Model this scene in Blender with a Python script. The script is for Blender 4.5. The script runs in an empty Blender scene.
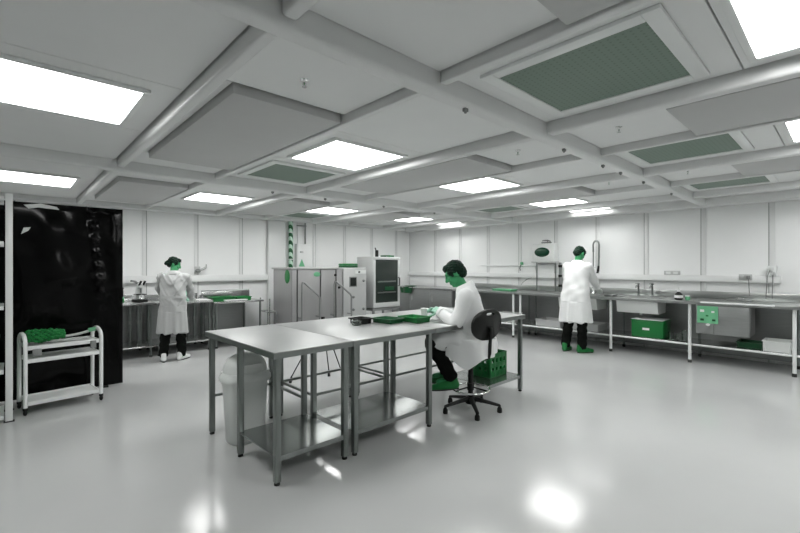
import bpy, bmesh, math, random
from mathutils import Vector, Matrix, Euler
random.seed(7)
R = math.radians
sc = bpy.context.scene
COL = sc.collection

# ------------------------------------------------------------------ camera, world, exposure
cam_d = bpy.data.cameras.new('camera')
cam_d.sensor_width = 36.0
cam_d.lens = 18.9
cam_d.clip_start = 0.05
cam = bpy.data.objects.new('camera', cam_d)
COL.objects.link(cam)
cam.location = (0, 0, 1.45)
cam.rotation_euler = (R(90), 0, R(-43))
sc.camera = cam
world = bpy.data.worlds.new('world')
sc.world = world
world.use_nodes = True
world.node_tree.nodes['Background'].inputs[0].default_value = (0.8, 0.82, 0.81, 1)
world.node_tree.nodes['Background'].inputs[1].default_value = 0.3
sc.view_settings.view_transform = 'Standard'
sc.view_settings.look = 'None'
sc.view_settings.gamma = 1.0
sc.view_settings.use_curve_mapping = False
sc.view_settings.exposure = 0.64
sc.cycles.use_denoising = True
sc.cycles.max_bounces = 10
sc.cycles.diffuse_bounces = 6
sc.cycles.sample_clamp_indirect = 6.0
LAMP = 9.0          # radiance of the ceiling light diffusers

# ------------------------------------------------------------------ materials
def mat(name, col, rough=0.5, metal=0.0, noise=0.0, scale=8.0, bump=0.0, bscale=40.0, stretch=None,
        rvar=0.0, spec=0.5, trans=0.0, emit=0.0, coat=0.0):
    m = bpy.data.materials.new(name)
    m.use_nodes = True
    nt = m.node_tree
    b = nt.nodes['Principled BSDF']
    b.inputs['Base Color'].default_value = (*col, 1)
    b.inputs['Roughness'].default_value = rough
    b.inputs['Metallic'].default_value = metal
    b.inputs['Specular IOR Level'].default_value = spec
    b.inputs['Transmission Weight'].default_value = trans
    b.inputs['Coat Weight'].default_value = coat
    if emit:
        b.inputs['Emission Color'].default_value = (1.0, 1.0, 0.99, 1)
        b.inputs['Emission Strength'].default_value = emit
    if noise or bump or rvar:
        tc = nt.nodes.new('ShaderNodeTexCoord')
        mp = nt.nodes.new('ShaderNodeMapping')
        nt.links.new(tc.outputs['Object'], mp.inputs['Vector'])
        if stretch:
            mp.inputs['Scale'].default_value = stretch
        n = nt.nodes.new('ShaderNodeTexNoise')
        n.inputs['Scale'].default_value = scale
        n.inputs['Detail'].default_value = 5
        nt.links.new(mp.outputs['Vector'], n.inputs['Vector'])
        if noise:
            mx = nt.nodes.new('ShaderNodeMix')
            mx.data_type = 'RGBA'
            mx.inputs[6].default_value = (*[max(0, c * (1 - noise)) for c in col], 1)
            mx.inputs[7].default_value = (*[min(1, c * (1 + noise)) for c in col], 1)
            nt.links.new(n.outputs['Fac'], mx.inputs[0])
            nt.links.new(mx.outputs[2], b.inputs['Base Color'])
        if rvar:
            mr = nt.nodes.new('ShaderNodeMapRange')
            mr.inputs['From Min'].default_value = 0.3
            mr.inputs['From Max'].default_value = 0.7
            mr.inputs['To Min'].default_value = max(0.02, rough - rvar)
            mr.inputs['To Max'].default_value = rough + rvar
            nt.links.new(n.outputs['Fac'], mr.inputs['Value'])
            nt.links.new(mr.outputs['Result'], b.inputs['Roughness'])
        if bump:
            n2 = nt.nodes.new('ShaderNodeTexNoise')
            n2.inputs['Scale'].default_value = bscale
            n2.inputs['Detail'].default_value = 4
            nt.links.new(mp.outputs['Vector'], n2.inputs['Vector'])
            bp = nt.nodes.new('ShaderNodeBump')
            bp.inputs['Strength'].default_value = bump
            bp.inputs['Distance'].default_value = 0.01
            nt.links.new(n2.outputs['Fac'], bp.inputs['Height'])
            nt.links.new(bp.outputs['Normal'], b.inputs['Normal'])
    return m

M = {}
M['floor'] = mat('floor_resin', (0.53, 0.54, 0.535), 0.15, noise=0.05, scale=1.3, rvar=0.04, bump=0.012, bscale=6)
M['wall'] = mat('wall_white', (0.90, 0.91, 0.905), 0.45, noise=0.02, scale=3)
M['strip'] = mat('strip_white', (0.76, 0.77, 0.765), 0.4, noise=0.02)
M['trunk'] = mat('trunking_white', (0.84, 0.85, 0.845), 0.35, noise=0.02)
M['joint'] = mat('joint_grey', (0.42, 0.43, 0.425), 0.6, noise=0.08)
M['gasket'] = mat('gasket_grey', (0.22, 0.23, 0.225), 0.6, noise=0.1)
M['panel'] = mat('ceiling_panel', (0.79, 0.80, 0.795), 0.55, noise=0.02, scale=5)
M['dpanel'] = mat('ceiling_grey_panel', (0.50, 0.505, 0.50), 0.5, noise=0.03, scale=5)
M['void'] = mat('ceiling_void', (0.12, 0.125, 0.12), 0.8, noise=0.1)
M['beam'] = mat('beam_paint', (0.72, 0.73, 0.725), 0.28, noise=0.02, scale=4)
M['white'] = mat('white_paint', (0.80, 0.82, 0.81), 0.3, noise=0.02)
M['cream'] = mat('white_plastic', (0.74, 0.76, 0.745), 0.35, noise=0.02)
M['bin'] = mat('bin_plastic', (0.70, 0.73, 0.71), 0.35, noise=0.03, scale=4)
M['steel'] = mat('stainless_steel', (0.56, 0.57, 0.565), 0.22, 0.95, noise=0.04, scale=8)
M['steeltop'] = mat('stainless_worktop', (0.43, 0.44, 0.435), 0.42, 0.85, noise=0.03, scale=9)
M['steelshelf'] = mat('stainless_shelf', (0.34, 0.36, 0.35), 0.2, 0.92, noise=0.05, scale=7)
M['backwall'] = mat('wall_grey', (0.66, 0.67, 0.665), 0.5, noise=0.02)
M['steelbench'] = mat('stainless_bench', (0.40, 0.415, 0.405), 0.3, 0.9, noise=0.06, scale=5)
M['steelleg'] = mat('stainless_leg', (0.24, 0.26, 0.25), 0.32, 0.9, noise=0.06, scale=10)
M['steeldark'] = mat('dull_steel', (0.30, 0.31, 0.305), 0.4, 0.75, noise=0.1, scale=5, stretch=(1, 1, 8))
M['cabinet'] = mat('cabinet_grey', (0.35, 0.35, 0.35), 0.38, 0.35, noise=0.05, scale=4, stretch=(6, 6, 1))
M['cabinet2'] = mat('cabinet_light_grey', (0.52, 0.53, 0.525), 0.4, 0.2, noise=0.04)
M['chrome'] = mat('chrome', (0.85, 0.86, 0.855), 0.12, 1.0, noise=0.02)
M['black'] = mat('black_plastic', (0.007, 0.008, 0.007), 0.42, noise=0.1, spec=0.3)
M['sheet'] = mat('black_sheeting', (0.0025, 0.0025, 0.0025), 0.13, noise=0.3, scale=4, spec=0.16)
M['rubber'] = mat('rubber_black', (0.015, 0.016, 0.015), 0.7, noise=0.1)
M['green'] = mat('green_plastic', (0.004, 0.16, 0.032), 0.38, noise=0.06)
M['greendk'] = mat('green_dark_plastic', (0.003, 0.075, 0.022), 0.35, noise=0.06)
M['greenpale'] = mat('green_pale', (0.15, 0.47, 0.25), 0.5, noise=0.08, scale=14)
M['greennet'] = mat('green_net', (0.006, 0.20, 0.04), 0.6, noise=0.2, scale=60)
M['oval'] = mat('dark_green_window', (0.004, 0.045, 0.02), 0.15, noise=0.1)
M['glove'] = mat('glove_pale_green', (0.36, 0.62, 0.49), 0.5, noise=0.05)
M['glovew'] = mat('glove_white', (0.66, 0.70, 0.67), 0.5, noise=0.05)
M['skin'] = mat('skin_green', (0.045, 0.33, 0.125), 0.5, noise=0.08, scale=20)
M['hair'] = mat('hair_dark_green', (0.0025, 0.018, 0.009), 0.6, noise=0.5, scale=25, bump=0.6, bscale=60, stretch=(1, 1, 0.3), spec=0.2)
M['coat'] = mat('coat_white', (0.80, 0.815, 0.81), 0.8, noise=0.02, bump=0.08, bscale=25)
M['ovenf'] = mat('oven_frame', (0.55, 0.565, 0.56), 0.4, noise=0.03)
M['coat2'] = mat('coat_grey_white', (0.47, 0.48, 0.475), 0.8, noise=0.03, bump=0.08, bscale=25)
M['trouser'] = mat('trouser_black', (0.005, 0.006, 0.005), 0.9, noise=0.2, spec=0.12, bump=0.1, bscale=30)
M['eye'] = mat('eye_dark', (0.003, 0.02, 0.01), 0.2, noise=0.05)
M['glass'] = mat('smoked_glass', (0.03, 0.04, 0.035), 0.08, noise=0.05, spec=0.6)
M['clear'] = mat('clear_glass', (0.85, 0.9, 0.87), 0.05, noise=0.01, trans=1.0)
M['lamp'] = mat('lamp_diffuser', (0.9, 0.9, 0.9), 0.5, noise=0.005, emit=LAMP)
M['paper'] = mat('paper_white', (0.82, 0.83, 0.82), 0.7, noise=0.02)
M['screen'] = mat('display_dark', (0.015, 0.018, 0.017), 0.2, noise=0.05)

def vent_mat():
    m = mat('perforated_green', (0.16, 0.22, 0.18), 0.5, noise=0.05)
    nt = m.node_tree
    b = nt.nodes['Principled BSDF']
    tc = nt.nodes.new('ShaderNodeTexCoord')
    v = nt.nodes.new('ShaderNodeTexVoronoi')
    v.inputs['Scale'].default_value = 30
    v.inputs['Randomness'].default_value = 0.0
    nt.links.new(tc.outputs['Object'], v.inputs['Vector'])
    r = nt.nodes.new('ShaderNodeValToRGB')
    r.color_ramp.elements[0].position = 0.30
    r.color_ramp.elements[0].color = (0.022, 0.042, 0.030, 1)
    r.color_ramp.elements[1].position = 0.42
    r.color_ramp.elements[1].color = (0.17, 0.235, 0.19, 1)
    nt.links.new(v.outputs['Distance'], r.inputs['Fac'])
    nt.links.new(r.outputs['Color'], b.inputs['Base Color'])
    return m
M['vent'] = vent_mat()

def spiral_mat():
    m = mat('spiral_tape', (0.7, 0.8, 0.74), 0.5)
    nt = m.node_tree
    b = nt.nodes['Principled BSDF']
    tc = nt.nodes.new('ShaderNodeTexCoord')
    w = nt.nodes.new('ShaderNodeTexWave')
    w.bands_direction = 'DIAGONAL'
    w.inputs['Scale'].default_value = 3.6
    w.inputs['Distortion'].default_value = 0
    nt.links.new(tc.outputs['Object'], w.inputs['Vector'])
    r = nt.nodes.new('ShaderNodeValToRGB')
    r.color_ramp.interpolation = 'CONSTANT'
    r.color_ramp.elements[0].color = (0.005, 0.10, 0.03, 1)
    r.color_ramp.elements[1].position = 0.5
    r.color_ramp.elements[1].color = (0.55, 0.75, 0.62, 1)
    nt.links.new(w.outputs['Fac'], r.inputs['Fac'])
    nt.links.new(r.outputs['Color'], b.inputs['Base Color'])
    return m

# ------------------------------------------------------------------ mesh helpers
class MB:
    """collects shapes in one bmesh; build() links them as ONE mesh object"""
    def __init__(self):
        self.bm = bmesh.new()
    def _take(self, tmp):
        me = bpy.data.meshes.new('tmp')
        tmp.to_mesh(me)
        tmp.free()
        self.bm.from_mesh(me)
        bpy.data.meshes.remove(me)
        return self
    def box(self, x0, x1, y0, y1, z0, z1, bev=0.0, seg=2, mx=None):
        t = bmesh.new()
        bmesh.ops.create_cube(t, size=1.0)
        for v in t.verts:
            v.co = Vector(((v.co.x + .5) * (x1 - x0) + x0, (v.co.y + .5) * (y1 - y0) + y0, (v.co.z + .5) * (z1 - z0) + z0))
        if bev > 0:
            bmesh.ops.bevel(t, geom=t.edges[:], offset=bev, segments=seg, profile=0.5, affect='EDGES')
        if mx is not None:
            bmesh.ops.transform(t, matrix=mx, verts=t.verts[:])
        return self._take(t)
    def rings(self, rs, close_ends=True, closed_loop=False):
        """rs: list of rings (lists of Vectors, same length)"""
        bm = self.bm
        vs = [[bm.verts.new(p) for p in r] for r in rs]
        n = len(rs[0])
        k = len(rs)
        for i in range(k if closed_loop else k - 1):
            a, b = vs[i], vs[(i + 1) % k]
            for j in range(n):
                bm.faces.new((a[j], a[(j + 1) % n], b[(j + 1) % n], b[j]))
        if close_ends and not closed_loop:
            bm.faces.new(vs[0][::-1])
            bm.faces.new(vs[-1])
        return self
    def tube(self, pts, r, n=10, closed=False, r1=None):
        pts = [Vector(p) for p in pts]
        k = len(pts)
        rs = []
        up = None
        for i, p in enumerate(pts):
            a = pts[(i - 1) % k] if (closed or i > 0) else p
            b = pts[(i + 1) % k] if (closed or i < k - 1) else p
            d = (b - a).normalized()
            if up is None:
                up = Vector((0, 0, 1)) if abs(d.z) < 0.9 else Vector((1, 0, 0))
            s = d.cross(up).normalized()
            up = s.cross(d).normalized()
            rr = r if r1 is None else r + (r1 - r) * i / (k - 1)
            rs.append([p + (s * math.cos(q) + up * math.sin(q)) * rr for q in [2 * math.pi * j / n for j in range(n)]])
        return self.rings(rs, not closed, closed)
    def lathe(self, prof, c=(0, 0, 0), n=20, sx=1.0, sy=1.0):
        c = Vector(c)
        rs = [[c + Vector((math.cos(q) * max(r, 1e-4) * sx, math.sin(q) * max(r, 1e-4) * sy, z)) for q in [2 * math.pi * j / n for j in range(n)]] for r, z in prof]
        return self.rings(rs)
    def cyl(self, c, r, h, n=16):
        return self.lathe([(r, 0), (r, h)], c, n)
    def ell(self, c, rad, rot=None, sub=3):
        t = bmesh.new()
        bmesh.ops.create_icosphere(t, subdivisions=sub, radius=1.0)
        mx = Matrix.Translation(Vector(c)) @ (rot.to_matrix().to_4x4() if rot else Matrix()) @ Matrix.Diagonal((*rad, 1))
        bmesh.ops.transform(t, matrix=mx, verts=t.verts[:])
        return self._take(t)
    def cap(self, p0, p1, r0, r1, n=14):
        p0, p1 = Vector(p0), Vector(p1)
        d = (p1 - p0)
        L = d.length
        d = d / L if L > 1e-6 else Vector((0, 0, 1))
        u = Vector((0, 0, 1)) if abs(d.z) < 0.9 else Vector((1, 0, 0))
        s = d.cross(u).normalized()
        u = s.cross(d).normalized()
        rs = []
        for k in range(5):
            t = math.pi / 2 * (1 - k / 4) * 0.97
            rs.append((p0 - d * r0 * math.sin(t), r0 * math.cos(t)))
        for k in range(5):
            t = math.pi / 2 * k / 4 * 0.97
            rs.append((p1 + d * r1 * math.sin(t), r1 * math.cos(t)))
        return self.rings([[c + (s * math.cos(q) + u * math.sin(q)) * r for q in [2 * math.pi * j / n for j in range(n)]] for c, r in rs])
    def prism(self, pts, axis, a, b):
        """polygon pts (2D) extruded along an axis ('x','y','z') from a to b"""
        def P(p, t):
            return Vector((t, p[0], p[1])) if axis == 'x' else Vector((p[0], t, p[1])) if axis == 'y' else Vector((p[0], p[1], t))
        return self.rings([[P(p, a) for p in pts], [P(p, b) for p in pts]])
    def mesh(self, name, smooth=None):
        bmesh.ops.recalc_face_normals(self.bm, faces=self.bm.faces[:])
        me = bpy.data.meshes.new(name)
        self.bm.to_mesh(me)
        self.bm.free()
        if smooth:
            for p in me.polygons:
                p.use_smooth = True
            me.set_sharp_from_angle(angle=R(smooth))
        return me
    def build(self, name, m, parent=None, smooth=40, loc=None, rz=0):
        me = self.mesh(name, smooth)
        return link(name, me, m, parent, loc, rz)

def link(name, me, m=None, parent=None, loc=None, rz=0):
    o = bpy.data.objects.new(name, me)
    COL.objects.link(o)
    if m is not None:
        me.materials.clear()
        me.materials.append(M[m] if isinstance(m, str) else m)
    if parent:
        o.parent = parent
    if loc:
        o.location = loc
    o.rotation_euler.z = rz
    return o

def tag(o, label=None, cat=None, group=None, kind=None):
    if label: o['label'] = label
    if cat: o['category'] = cat
    if group: o['group'] = group
    if kind: o['kind'] = kind
    return o

def thing(name, loc, label, cat, rz=0, group=None):
    o = bpy.data.objects.new(name, None)
    COL.objects.link(o)
    o.empty_display_size = 0.1
    o.location = loc
    o.rotation_euler.z = rz
    return tag(o, label, cat, group)

def copy_tree(o, parent=None):
    c = o.copy()
    COL.objects.link(c)
    c.parent = parent
    for ch in list(o.children):
        copy_tree(ch, c)
    return c

def box(name, m, parent, x0, x1, y0, y1, z0, z1, bev=0.0, **k):
    return MB().box(x0, x1, y0, y1, z0, z1, bev).build(name, m, parent, **k)

# ------------------------------------------------------------------ the room shell
XW, YW = 8.40, 8.60          # inner faces of the two far walls
XB, YB = -3.2, -3.0          # inner faces of the two walls behind the viewpoint
ZC = 2.53                    # underside of the ceiling panels

fl = box('floor', 'floor', None, XB - .15, XW + .15, YB - .15, YW + .15, -0.12, 0.0)
tag(fl, 'pale grey glossy resin floor', None, kind='structure')

def panel_wall(name, axis, label, pos, lo, hi, lines, sign):
    """wall of white boards with cover strips; axis = direction it runs in"""
    def bx(nm, m, par, a0, a1, d0, d1, z0, z1, bev=0.0):
        d = sorted((pos + sign * d0, pos + sign * d1))
        if axis == 'x':
            return box(nm, m, par, a0, a1, d[0], d[1], z0, z1, bev)
        return box(nm, m, par, d[0], d[1], a0, a1, z0, z1, bev)
    w = bx(name, 'gasket', None, lo, hi, 0.012, 0.15, 0, 2.62)
    tag(w, label, None, kind='structure')
    edges = [lo] + lines + [hi]
    for a, b in zip(edges[:-1], edges[1:]):
        bx('wall_panel', 'wall', w, a + .004, b - .004, 0.0, 0.0125, 0.0, 2.56, 0.002)
    for a in lines:
        bx('cover_strip', 'strip', w, a - .032, a + .032, -0.012, 0.0, 0.0, 2.45, 0.004)
        bx('joint_gasket', 'joint', w, a + .034, a + .046, -0.004, 0.001, 0.0, 2.45)
    return w

wl_lines = [0.03, .90, 1.77, 2.64, 3.51, 4.38, 5.25, 6.12, 6.99, 7.86]
wr_lines = [.80, 1.65, 2.50, 3.35, 4.20, 5.05, 5.90, 6.75, 7.60]
wall_left = panel_wall('wall_left', 'x', 'white panelled wall behind the steel cabinets', YW, XB, XW, [-2.58, -1.71, -.84] + wl_lines, 1)
wall_right = panel_wall('wall_right', 'y', 'white panelled wall behind the sink benches', XW, YB, YW, [-2.6, -1.75, -.9, -.05] + wr_lines, 1)
for nm, a in (('wall_back', (XB, XW, YB - .15, YB)), ('wall_front', (XB - .15, XB, YB, YW))):
    w = box(nm, 'backwall', None, a[0], a[1], a[2], a[3], 0, 2.62)
    tag(w, 'plain light grey wall', None, kind='structure')

# white service trunking along both far walls
t = MB().box(0.98, 4.07, YW - .10, YW - .012, 1.16, 1.285, 0.006)
tag(t.build('trim_1', 'trunk'), 'white service trunking along the wall by the cabinets', kind='structure')
t = MB().box(XW - .10, XW - .012, .70, YW - .012, 1.205, 1.305, 0.006)
tag(t.build('trim_2', 'trunk'), 'white service trunking along the sink wall', kind='structure')
tag(MB().box(XW - .05, XW - .012, 3.85, 6.1, 1.46, 1.485, 0.004).build('trim_3', 'trunk'), 'thin white conduit on the sink wall', kind='structure')
tag(MB().box(4.08, 4.46, YW - .10, YW - .012, 0, 2.44, 0.01).build('trim_4', 'strip'), 'boxed-in white service riser by the spiral taped pipe', kind='structure')

# ceiling: dark void slab, panels between beams
ceil = box('ceiling', 'void', None, XB - .15, XW + .15, YB - .15, YW + .15, 2.62, 2.74)
tag(ceil, 'white gridded clean room ceiling', kind='structure')
# beams: (near face, far face, underside)
BX = [(-2.40, -2.33, 2.45), (-1.34, -1.29, 2.465), (-.34, -.29, 2.465), (.80, .87, 2.455), (1.76, 1.81, 2.47), (2.96, 3.05, 2.445),
      (3.97, 4.02, 2.465), (5.11, 5.20, 2.445), (6.15, 6.20, 2.465), (7.26, 7.34, 2.445)]
AY = [(-1.86, -1.76), (1.56, 1.665), (5.05, 5.15)]
sec_y = [(YB, AY[0][0]), (AY[0][1], AY[1][0]), (AY[1][1], AY[2][0]), (AY[2][1], YW - .16)]
for x0, x1, zb in BX:
    for y0, y1 in sec_y:
        MB().box(x0, x1, y0, y1, zb, 2.60, 0.018 if x1 - x0 > .06 else 0.01, 4).build('cross_beam', 'beam', ceil)
for y0, y1 in AY:
    MB().box(XB, XW, y0, y1, 2.42, 2.60, 0.024, 4).build('main_beam', 'beam', ceil)
    MB().box(XB, XW, y0 - .012, y1 + .012, 2.56, 2.60).build('beam_flange', 'gasket', ceil)
MB().box(XB, XW, YW - .16, YW - .002, 2.45, 2.60, 0.02, 3).build('edge_beam', 'beam', ceil)
MB().box(XW - .32, XW - .002, YB, YW - .16, 2.412, 2.60, 0.02, 3).build('edge_beam', 'beam', ceil)  # sink-wall edge made wider and lower to shade the top of the wall
xs = [(XB, BX[0][0])] + [(a[1], b[0]) for a, b in zip(BX[:-1], BX[1:])] + [(BX[-1][1], XW - .32)]
kinds = ['L', 'P', 'P2', 'L0', 'P', 'L', 'P', 'L', 'P', 'L', 'L4']
def cpanel(x0, x1, y0, y1, m='panel', z=ZC, nm='ceiling_panel'):
    return MB().box(x0 + .006, x1 - .011, y0 + .003, y1 - .004, z, z + .035, 0.003, 1).build(nm, m, ceil)
for (a, b), k in zip(xs, kinds):
    for q, (s0, s1) in enumerate(sec_y):
        if q == 0:
            cpanel(a, b, s0, s1)
        elif k.startswith('P'):
            c0, c1 = (s0 + .52, s1 - .72) if q == 1 else (s0 + .80, s1 - .52)
            cpanel(a, b, s0, c0); cpanel(a, b, c1, s1)
            cpanel(a, b, c0, c1, 'void', ZC + .04, 'recess_panel')
            pin = .10 if k == 'P' else .04
            MB().box(a + pin, b - .02, c0 + .02, c1 - .015, 2.475, ZC + .04, 0.005, 2).build('grey_access_panel', 'dpanel', ceil)
            MB().box(a + .006, a + pin - .008, c0 + .008, c1 - .008, ZC, ZC + .035, 0.003, 1).build('panel_edge', 'panel', ceil)
        else:
            e = [s0, s0 + 1.13, s0 + 2.16, s1] if q == 1 else [s0, s0 + 1.12, s0 + 2.2, s1]
            for y0, y1 in zip(e[:-1], e[1:]):
                cpanel(a, b, y0, y1)

# ceiling lights
def make_light(w, d):
    root = thing('ceiling_light', (0, 0, ZC), 'square white recessed ceiling light glowing in the gridded ceiling', 'ceiling light', group='square ceiling lights')
    f = MB()
    t = .035
    f.box(-w, w, -d, -d + t, -.022, 0, .004); f.box(-w, w, d - t, d, -.022, 0, .004)
    f.box(-w, -w + t, -d + t, d - t, -.022, 0, .004); f.box(w - t, w, -d + t, d - t, -.022, 0, .004)
    f.build('frame', 'white', root)
    box('diffuser', 'lamp', root, -w + t, w - t, -d + t, d - t, -.012, 0)
    return root
Lp = make_light(.42, .42)
Ln = make_light(.095, .40)
first = True
LL = {(.22, 3.34): 'square glowing ceiling light over the floor in front of the white trolley',
      (.22, 6.78): 'square glowing ceiling light just behind the top of the black screen', (2.41, -.06): 'square glowing ceiling light beside the widest green air vent',
      (2.41, 3.34): 'square glowing ceiling light over the steel tables, green vent next to it', (2.41, 6.78): 'square glowing ceiling light over the bench of the person in belted coat',
      (4.52, -.06): 'square glowing ceiling light in line between two others, over open floor', (4.52, 3.34): 'square glowing ceiling light over the seated worker, past the main beam crossing',
      (4.52, 6.78): 'square glowing ceiling light over the front of the grey machine cabinet', (6.62, -.06): 'square glowing ceiling light by the bench with the white basin',
      (6.62, 3.34): 'square glowing ceiling light over the person at the sink bench', (6.62, 6.78): 'square glowing ceiling light over the drying oven and corner unit'}
for x in (.22, 2.41, 4.52, 6.62):
    for y in (-.06, 3.34, 6.78):
        if (x, y) == (.22, -.06):
            continue
        o = Lp if first else copy_tree(Lp)
        first = False
        o.location = (x, y, ZC)
        o['label'] = LL[(x, y)]
first = True
for y in (-.06, 3.34, 6.78):
    o = Ln if first else copy_tree(Ln)
    first = False
    o.location = (7.96, y, ZC)
    o['label'] = {-.06: 'narrow ceiling light along the sink wall by the wall sockets', 3.34: 'narrow ceiling light along the sink wall above the spray tap', 6.78: 'narrow ceiling light along the sink wall near the room corner'}[y]

# perforated air vents
def make_vent(w, d):
    root = thing('air_vent', (0, 0, ZC), 'green perforated square air vent with white frame in the ceiling', 'air vent', group='green ceiling air vents')
    f = MB()
    t = .075
    f.box(-w, w, -d, -d + t, -.02, 0, .004); f.box(-w, w, d - t, d, -.02, 0, .004)
    f.box(-w, -w + t, -d + t, d - t, -.02, 0, .004); f.box(w - t, w, -d + t, d - t, -.02, 0, .004)
    f.build('frame', 'white', root)
    MB().box(-w + t, w - t, -d + t, d - t, -.012, 0).build('perforated_plate', 'vent', root)
    return root
V = make_vent(.45, .45)
first = True
for x, y in ((2.40, .98), (4.50, 1.04), (6.62, 1.06), (2.40, 4.42), (6.62, 4.46), (4.54, 7.80)):
    o = V if first else copy_tree(V)
    first = False
    o.location = (x, y, ZC)
    o['label'] = {(2.40, .98): 'widest green perforated ceiling vent, over open floor across the beam from the tables', (4.50, 1.04): 'green perforated ceiling vent in line between two other vents',
                  (6.62, 1.06): 'green perforated ceiling vent nearest the bench with the green notice', (2.40, 4.42): 'green perforated ceiling vent next to the light over the steel tables',
                  (6.62, 4.46): 'green perforated ceiling vent toward the water heater', (4.54, 7.80): 'green perforated ceiling vent above the fuse box and machine cabinet'}[(x, y)]

# sprinkler heads on the plain panels
def make_sprinkler():
    root = thing('sprinkler_head', (0, 0, ZC), 'small sprinkler head with green bulb under a ceiling panel', 'sprinkler', group='ceiling sprinkler heads')
    MB().lathe([(.035, 0), (.035, -.006), (.014, -.012), (.012, -.03)], n=14).build('rose', 'chrome', root)
    MB().tube([(.014, 0, -.028), (.016, 0, -.045), (0, 0, -.058)], .003, 6).tube([(-.014, 0, -.028), (-.016, 0, -.045), (0, 0, -.058)], .003, 6).build('yoke', 'chrome', root)
    MB().cyl((0, 0, -.056), .0045, .028, 8).build('bulb', 'green', root)
    MB().lathe([(.02, -.064), (.02, -.058)], n=12).build('deflector', 'chrome', root)
    return root
S = make_sprinkler()
first = True
for x, y in ((1.25, 2.15), (3.45, 1.22), (5.6, 1.25), (3.45, 2.1), (5.6, 2.1)):
    o = S if first else copy_tree(S)
    first = False
    o.location = (x, y, ZC)
    o.scale = (.7, .7, .7)
# small dark cable clips under the main beam
clip = MB()
clip.box(-.016, .016, -.012, .012, -.022, 0, .003).cyl((0, 0, -.03), .008, .01, 10)
cme = clip.mesh('cable_clip', 40)
cme.materials.append(M['gasket'])
for x, y in ((2.05, 1.61), (3.35, 1.61), (4.15, 1.61), (4.6, 1.61), (5.3, 1.61), (6.4, 1.61), (2.5, 5.1), (3.3, 5.1), (4.4, 5.1), (5.6, 5.1)):
    o = link('cable_clip', cme, None, ceil, (x, y, 2.42))

# ------------------------------------------------------------------ central run of steel tables
TR = R(0.6)
def TP(u, v, z=0.0):
    return (1.26 + u * math.cos(TR) - v * math.sin(TR), 2.55 + u * math.sin(TR) + v * math.cos(TR), z)

def table(u0, u1, label, shelf, rail, H=0.89, shelf_u=None, no_leg=None, rails=((.63, 1.225), (0, 1))):
    root = thing('steel_table', TP(u0, 0), label, 'table', rz=TR, group='steel tables pushed together in the middle')
    L, D = u1 - u0, 1.27
    MB().box(0, L, 0, D, H - .008, H, .003).build('tabletop', 'steeltop', root)
    MB().box(0, L, .001, .012, H - .045, H - .008).box(0, L, D - .012, D - .001, H - .045, H - .008)\
        .box(.001, .012, .012, D - .012, H - .045, H - .008).box(L - .012, L - .001, .012, D - .012, H - .045, H - .008).build('apron', 'steelleg', root)
    a = .021
    rows = (.045, .63, D - .045)
    for x in (.045, L - .045):
        for y in rows:
            if no_leg == (x < L / 2, y < .1):
                continue
            MB().box(x - a, x + a, y - a, y + a, .02, H - .008, .004).build('leg', 'steelleg', root)
            MB().lathe([(.02, 0), (.02, .012), (.012, .016), (.012, .03)], (x, y, 0), 12).build('foot', 'rubber', root)
    s = shelf_u or (.03, L - .03)
    MB().box(s[0], s[1], .03, .63, shelf - .006, shelf).box(s[0], s[1], .03, .04, shelf - .034, shelf - .006)\
        .box(s[0], s[1], .62, .63, shelf - .034, shelf - .006).build('shelf', 'steelshelf', root)
    for y in rails[0]:
        MB().box(.066, L - .066, y - .011, y + .011, rail - .011, rail + .011, .002).build('stretcher', 'steelleg', root)
    for x in [(.045, L - .045)[i] for i in rails[1]]:
        MB().box(x - .011, x + .011, .652, D - .067, rail - .011, rail + .011, .002).build('stretcher', 'steelleg', root)
    return root
table(0, .64, 'short steel table standing over the white bin, low steel shelf', .19, .33, rails=((1.225,), (1,)))
table(.645, 1.58, 'steel table with the green trays on top and a low shelf', .19, .33)
table(1.585, 3.15, 'long steel table the seated worker uses, green crate on its shelf', .19, .33, shelf_u=(.86, 1.535), no_leg=(True, True))

# things on the tables
def tray(name, label, loc, w, d, h, m, rz, cat='tray', wall=.008, flare=.012):
    root = thing(name, loc, label, cat, rz)
    b = MB()
    b.box(-w, w, -d, d, 0, wall)
    for s in (-1, 1):
        b.prism([(s * w, 0), (s * (w - wall), wall), (s * (w + flare - wall), h), (s * (w + flare), h)], 'y', -d - flare, d + flare)
        b.prism([(s * d, 0), (s * (d - wall), wall), (s * (d + flare - wall), h), (s * (d + flare), h)], 'x', -w - flare, w + flare)
    b.build('body', m, root)
    r = MB()
    W, D = w + flare, d + flare
    r.box(-W - .012, W + .012, -D - .012, -D + .004, h - .006, h + .006, .002).box(-W - .012, W + .012, D - .004, D + .012, h - .006, h + .006, .002)
    r.box(-W - .012, -W + .004, -D, D, h - .006, h + .006, .002).box(W - .004, W + .012, -D, D, h - .006, h + .006, .002)
    r.build('rim', m, root)
    return root
TZ = .891
tray('parts_tray', 'small black tray on the steel table beside green trays', (2.54, 3.29, TZ), .06, .07, .05, 'black', TR)
tray('parts_tray', 'shallow green tray between the black tray and another green tray', (2.78, 3.16, TZ), .085, .11, .04, 'greendk', TR + .1)
tray('parts_tray', 'shallow green tray on the table, close to the gloved hands', (3.02, 3.02, TZ), .085, .115, .05, 'green', TR)
# clear dish
g = thing('glass_dish', (2.42, 3.20, TZ), 'small round clear dish beside the black tray', 'dish')
MB().lathe([(.03, 0), (.045, .004), (.05, .045), (.046, .045), (.042, .008), (.001, .006)], n=18).build('bowl', 'clear', g)
MB().tube([(.048 * math.cos(a), .048 * math.sin(a), .045) for a in [i * math.pi / 9 for i in range(18)]], .003, 6, True).build('rim', 'clear', g)

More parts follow.
